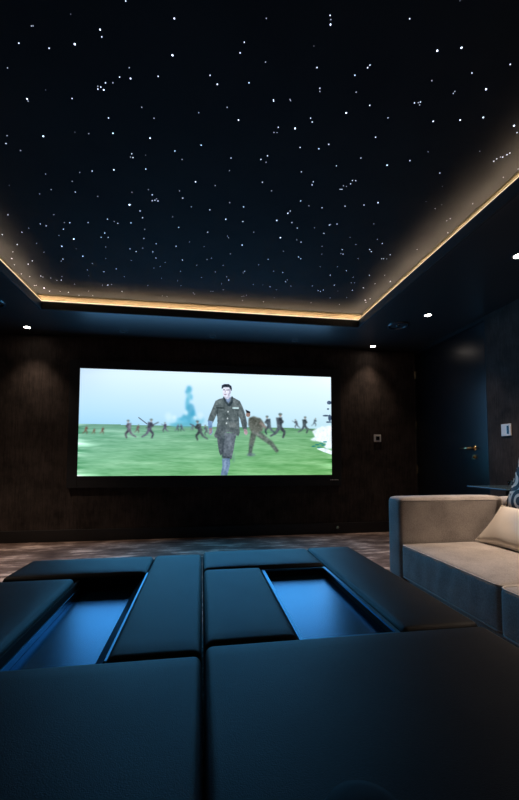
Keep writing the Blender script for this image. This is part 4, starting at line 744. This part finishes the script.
for y0, y1, sd in ((1.352, 2.092, 1), (.60, 1.345, 2)):
    x0 = 1.168 if sd == 1 else 1.158
    c = link_mesh('seat_cushion', rbox(BM(), x0, 1.895, y0, y1, .215, .405, rad=.022, puff=.016, n=30, nr=4, seed=sd, wr=.0016), M['sofa'], sofa, True)
    link_mesh('piping', tube(BM(), loop_pts(x0+.001, 1.894, y0+.001, y1-.001, .401), .0042, 6, True), M['sofa_pipe'], c, True)
    link_mesh('piping', tube(BM(), loop_pts(x0+.001, 1.894, y0+.001, y1-.001, .222), .0042, 6, True), M['sofa_pipe'], c, True)
link_mesh('backrest', rbox(BM(), 1.90, 2.10, .02, 2.25, .19, .664, rad=.045, puff=.004, n=26, seed=8), M['sofa'], sofa, True)
# arm top seam
link_mesh('piping', tube(BM(), [(1.185, 2.1005, .655), (1.45, 2.0985, .656), (1.84, 2.1005, .655)], .0022, 6), M['sofa'], arm, True)

def pillow(name, label, mat, size, th, M4, corner=.055, size_y=None):
    size_y = size_y or size
    bm = BM(); n = 22; g = {}
    def pos(i, j, s_):
        a = -1+2*i/n; b = -1+2*j/n
        edge = (1-abs(a)**2.6)*(1-abs(b)**2.6); z = s_*th*max(0, edge)**.55
        k = 1-corner*((1-a*a)+(1-b*b))*.6*(abs(a) > .0)
        px = a*size/2*(1-corner*(1-b*b)*abs(a)); py = b*size_y/2*(1-corner*(1-a*a)*abs(b))
        z += s_*.004*math.sin(7*a+3*b)*edge
        return Vector((px, py, z))
    for s_ in (1, -1):
        for i in range(n+1):
            for j in range(n+1):
                e_ = i in (0, n) or j in (0, n)
                if e_ and (i, j, 1) in g: g[(i, j, -1)] = g[(i, j, 1)]
                else: g[(i, j, s_)] = bm.verts.new(pos(i, j, s_))
    for s_ in (1, -1):
        for i in range(n):
            for j in range(n):
                bm.faces.new([g[k] for k in ((i, j, s_), (i+1, j, s_), (i+1, j+1, s_), (i, j+1, s_))])
    root = thing(name, label, 'cushion', (0, 0, 0)); root.matrix_world = M4
    cv = link_mesh('cover', bm, mat, None, True); cv.parent = root
    E_ = [pos(i, 0, 1) for i in range(n)]+[pos(n, j, 1) for j in range(n)]+[pos(i, n, 1) for i in range(n, 0, -1)]+[pos(0, j, 1) for j in range(n, 0, -1)]
    pp = link_mesh('piping', tube(BM(), E_, .003, 6, True), mat, None, True); pp.parent = root
    return root
def frame_mat(origin, xd, up):
    """local x along xd, local y along up, z out"""
    x_ = Vector(xd).normalized(); z_ = x_.cross(Vector(up)).normalized(); y_ = z_.cross(x_)
    return Matrix(((x_.x, y_.x, z_.x, origin[0]), (x_.y, y_.y, z_.y, origin[1]), (x_.z, y_.z, z_.z, origin[2]), (0, 0, 0, 1)))
pillow('satin_cushion', 'shiny champagne satin cushion lying against the sofa back', M['satin'], .50, .036,
       frame_mat((1.714, 1.80, .524), (0, -1, 0), (.18, 0, .195)), size_y=.27)
pillow('patterned_cushion', 'black and cream scroll patterned cushion standing behind the satin one', M['scroll'], .45, .026,
       frame_mat((1.866, 1.815, .715), (0, -1, -.28), (.055, -.15, .45)))

# ---------------------------------------------------------------- side table behind the sofa
t = thing('side_table', 'dark glass side table behind the sofa beside the door', 'side table', (2.42, 2.72, 0))
bm = BM(); box(bm, 2.20, 2.62, 2.45, 2.86, .675, .687, .003); link_mesh('table_top', bm, M['gloss'], t)
bm = BM(); tube(bm, [(2.41, 2.66, .02), (2.41, 2.66, .675)], .02, 16); link_mesh('leg', bm, M['chrome'], t, True)
bm = BM(); box(bm, 2.25, 2.57, 2.50, 2.82, 0, .02, .004); link_mesh('foot_plate', bm, M['chrome'], t)
g = BM(); lathe(g, (2.46, 2.66, .687), [(0, 0), (.030, 0), (.040, .015), (.044, .048), (.042, .048), (.037, .016), (0, .006)], 32)
tag(link_mesh('drinking_glass', g, M['glass'], None, True), 'faint clear glass standing on the dark side table', 'glass')
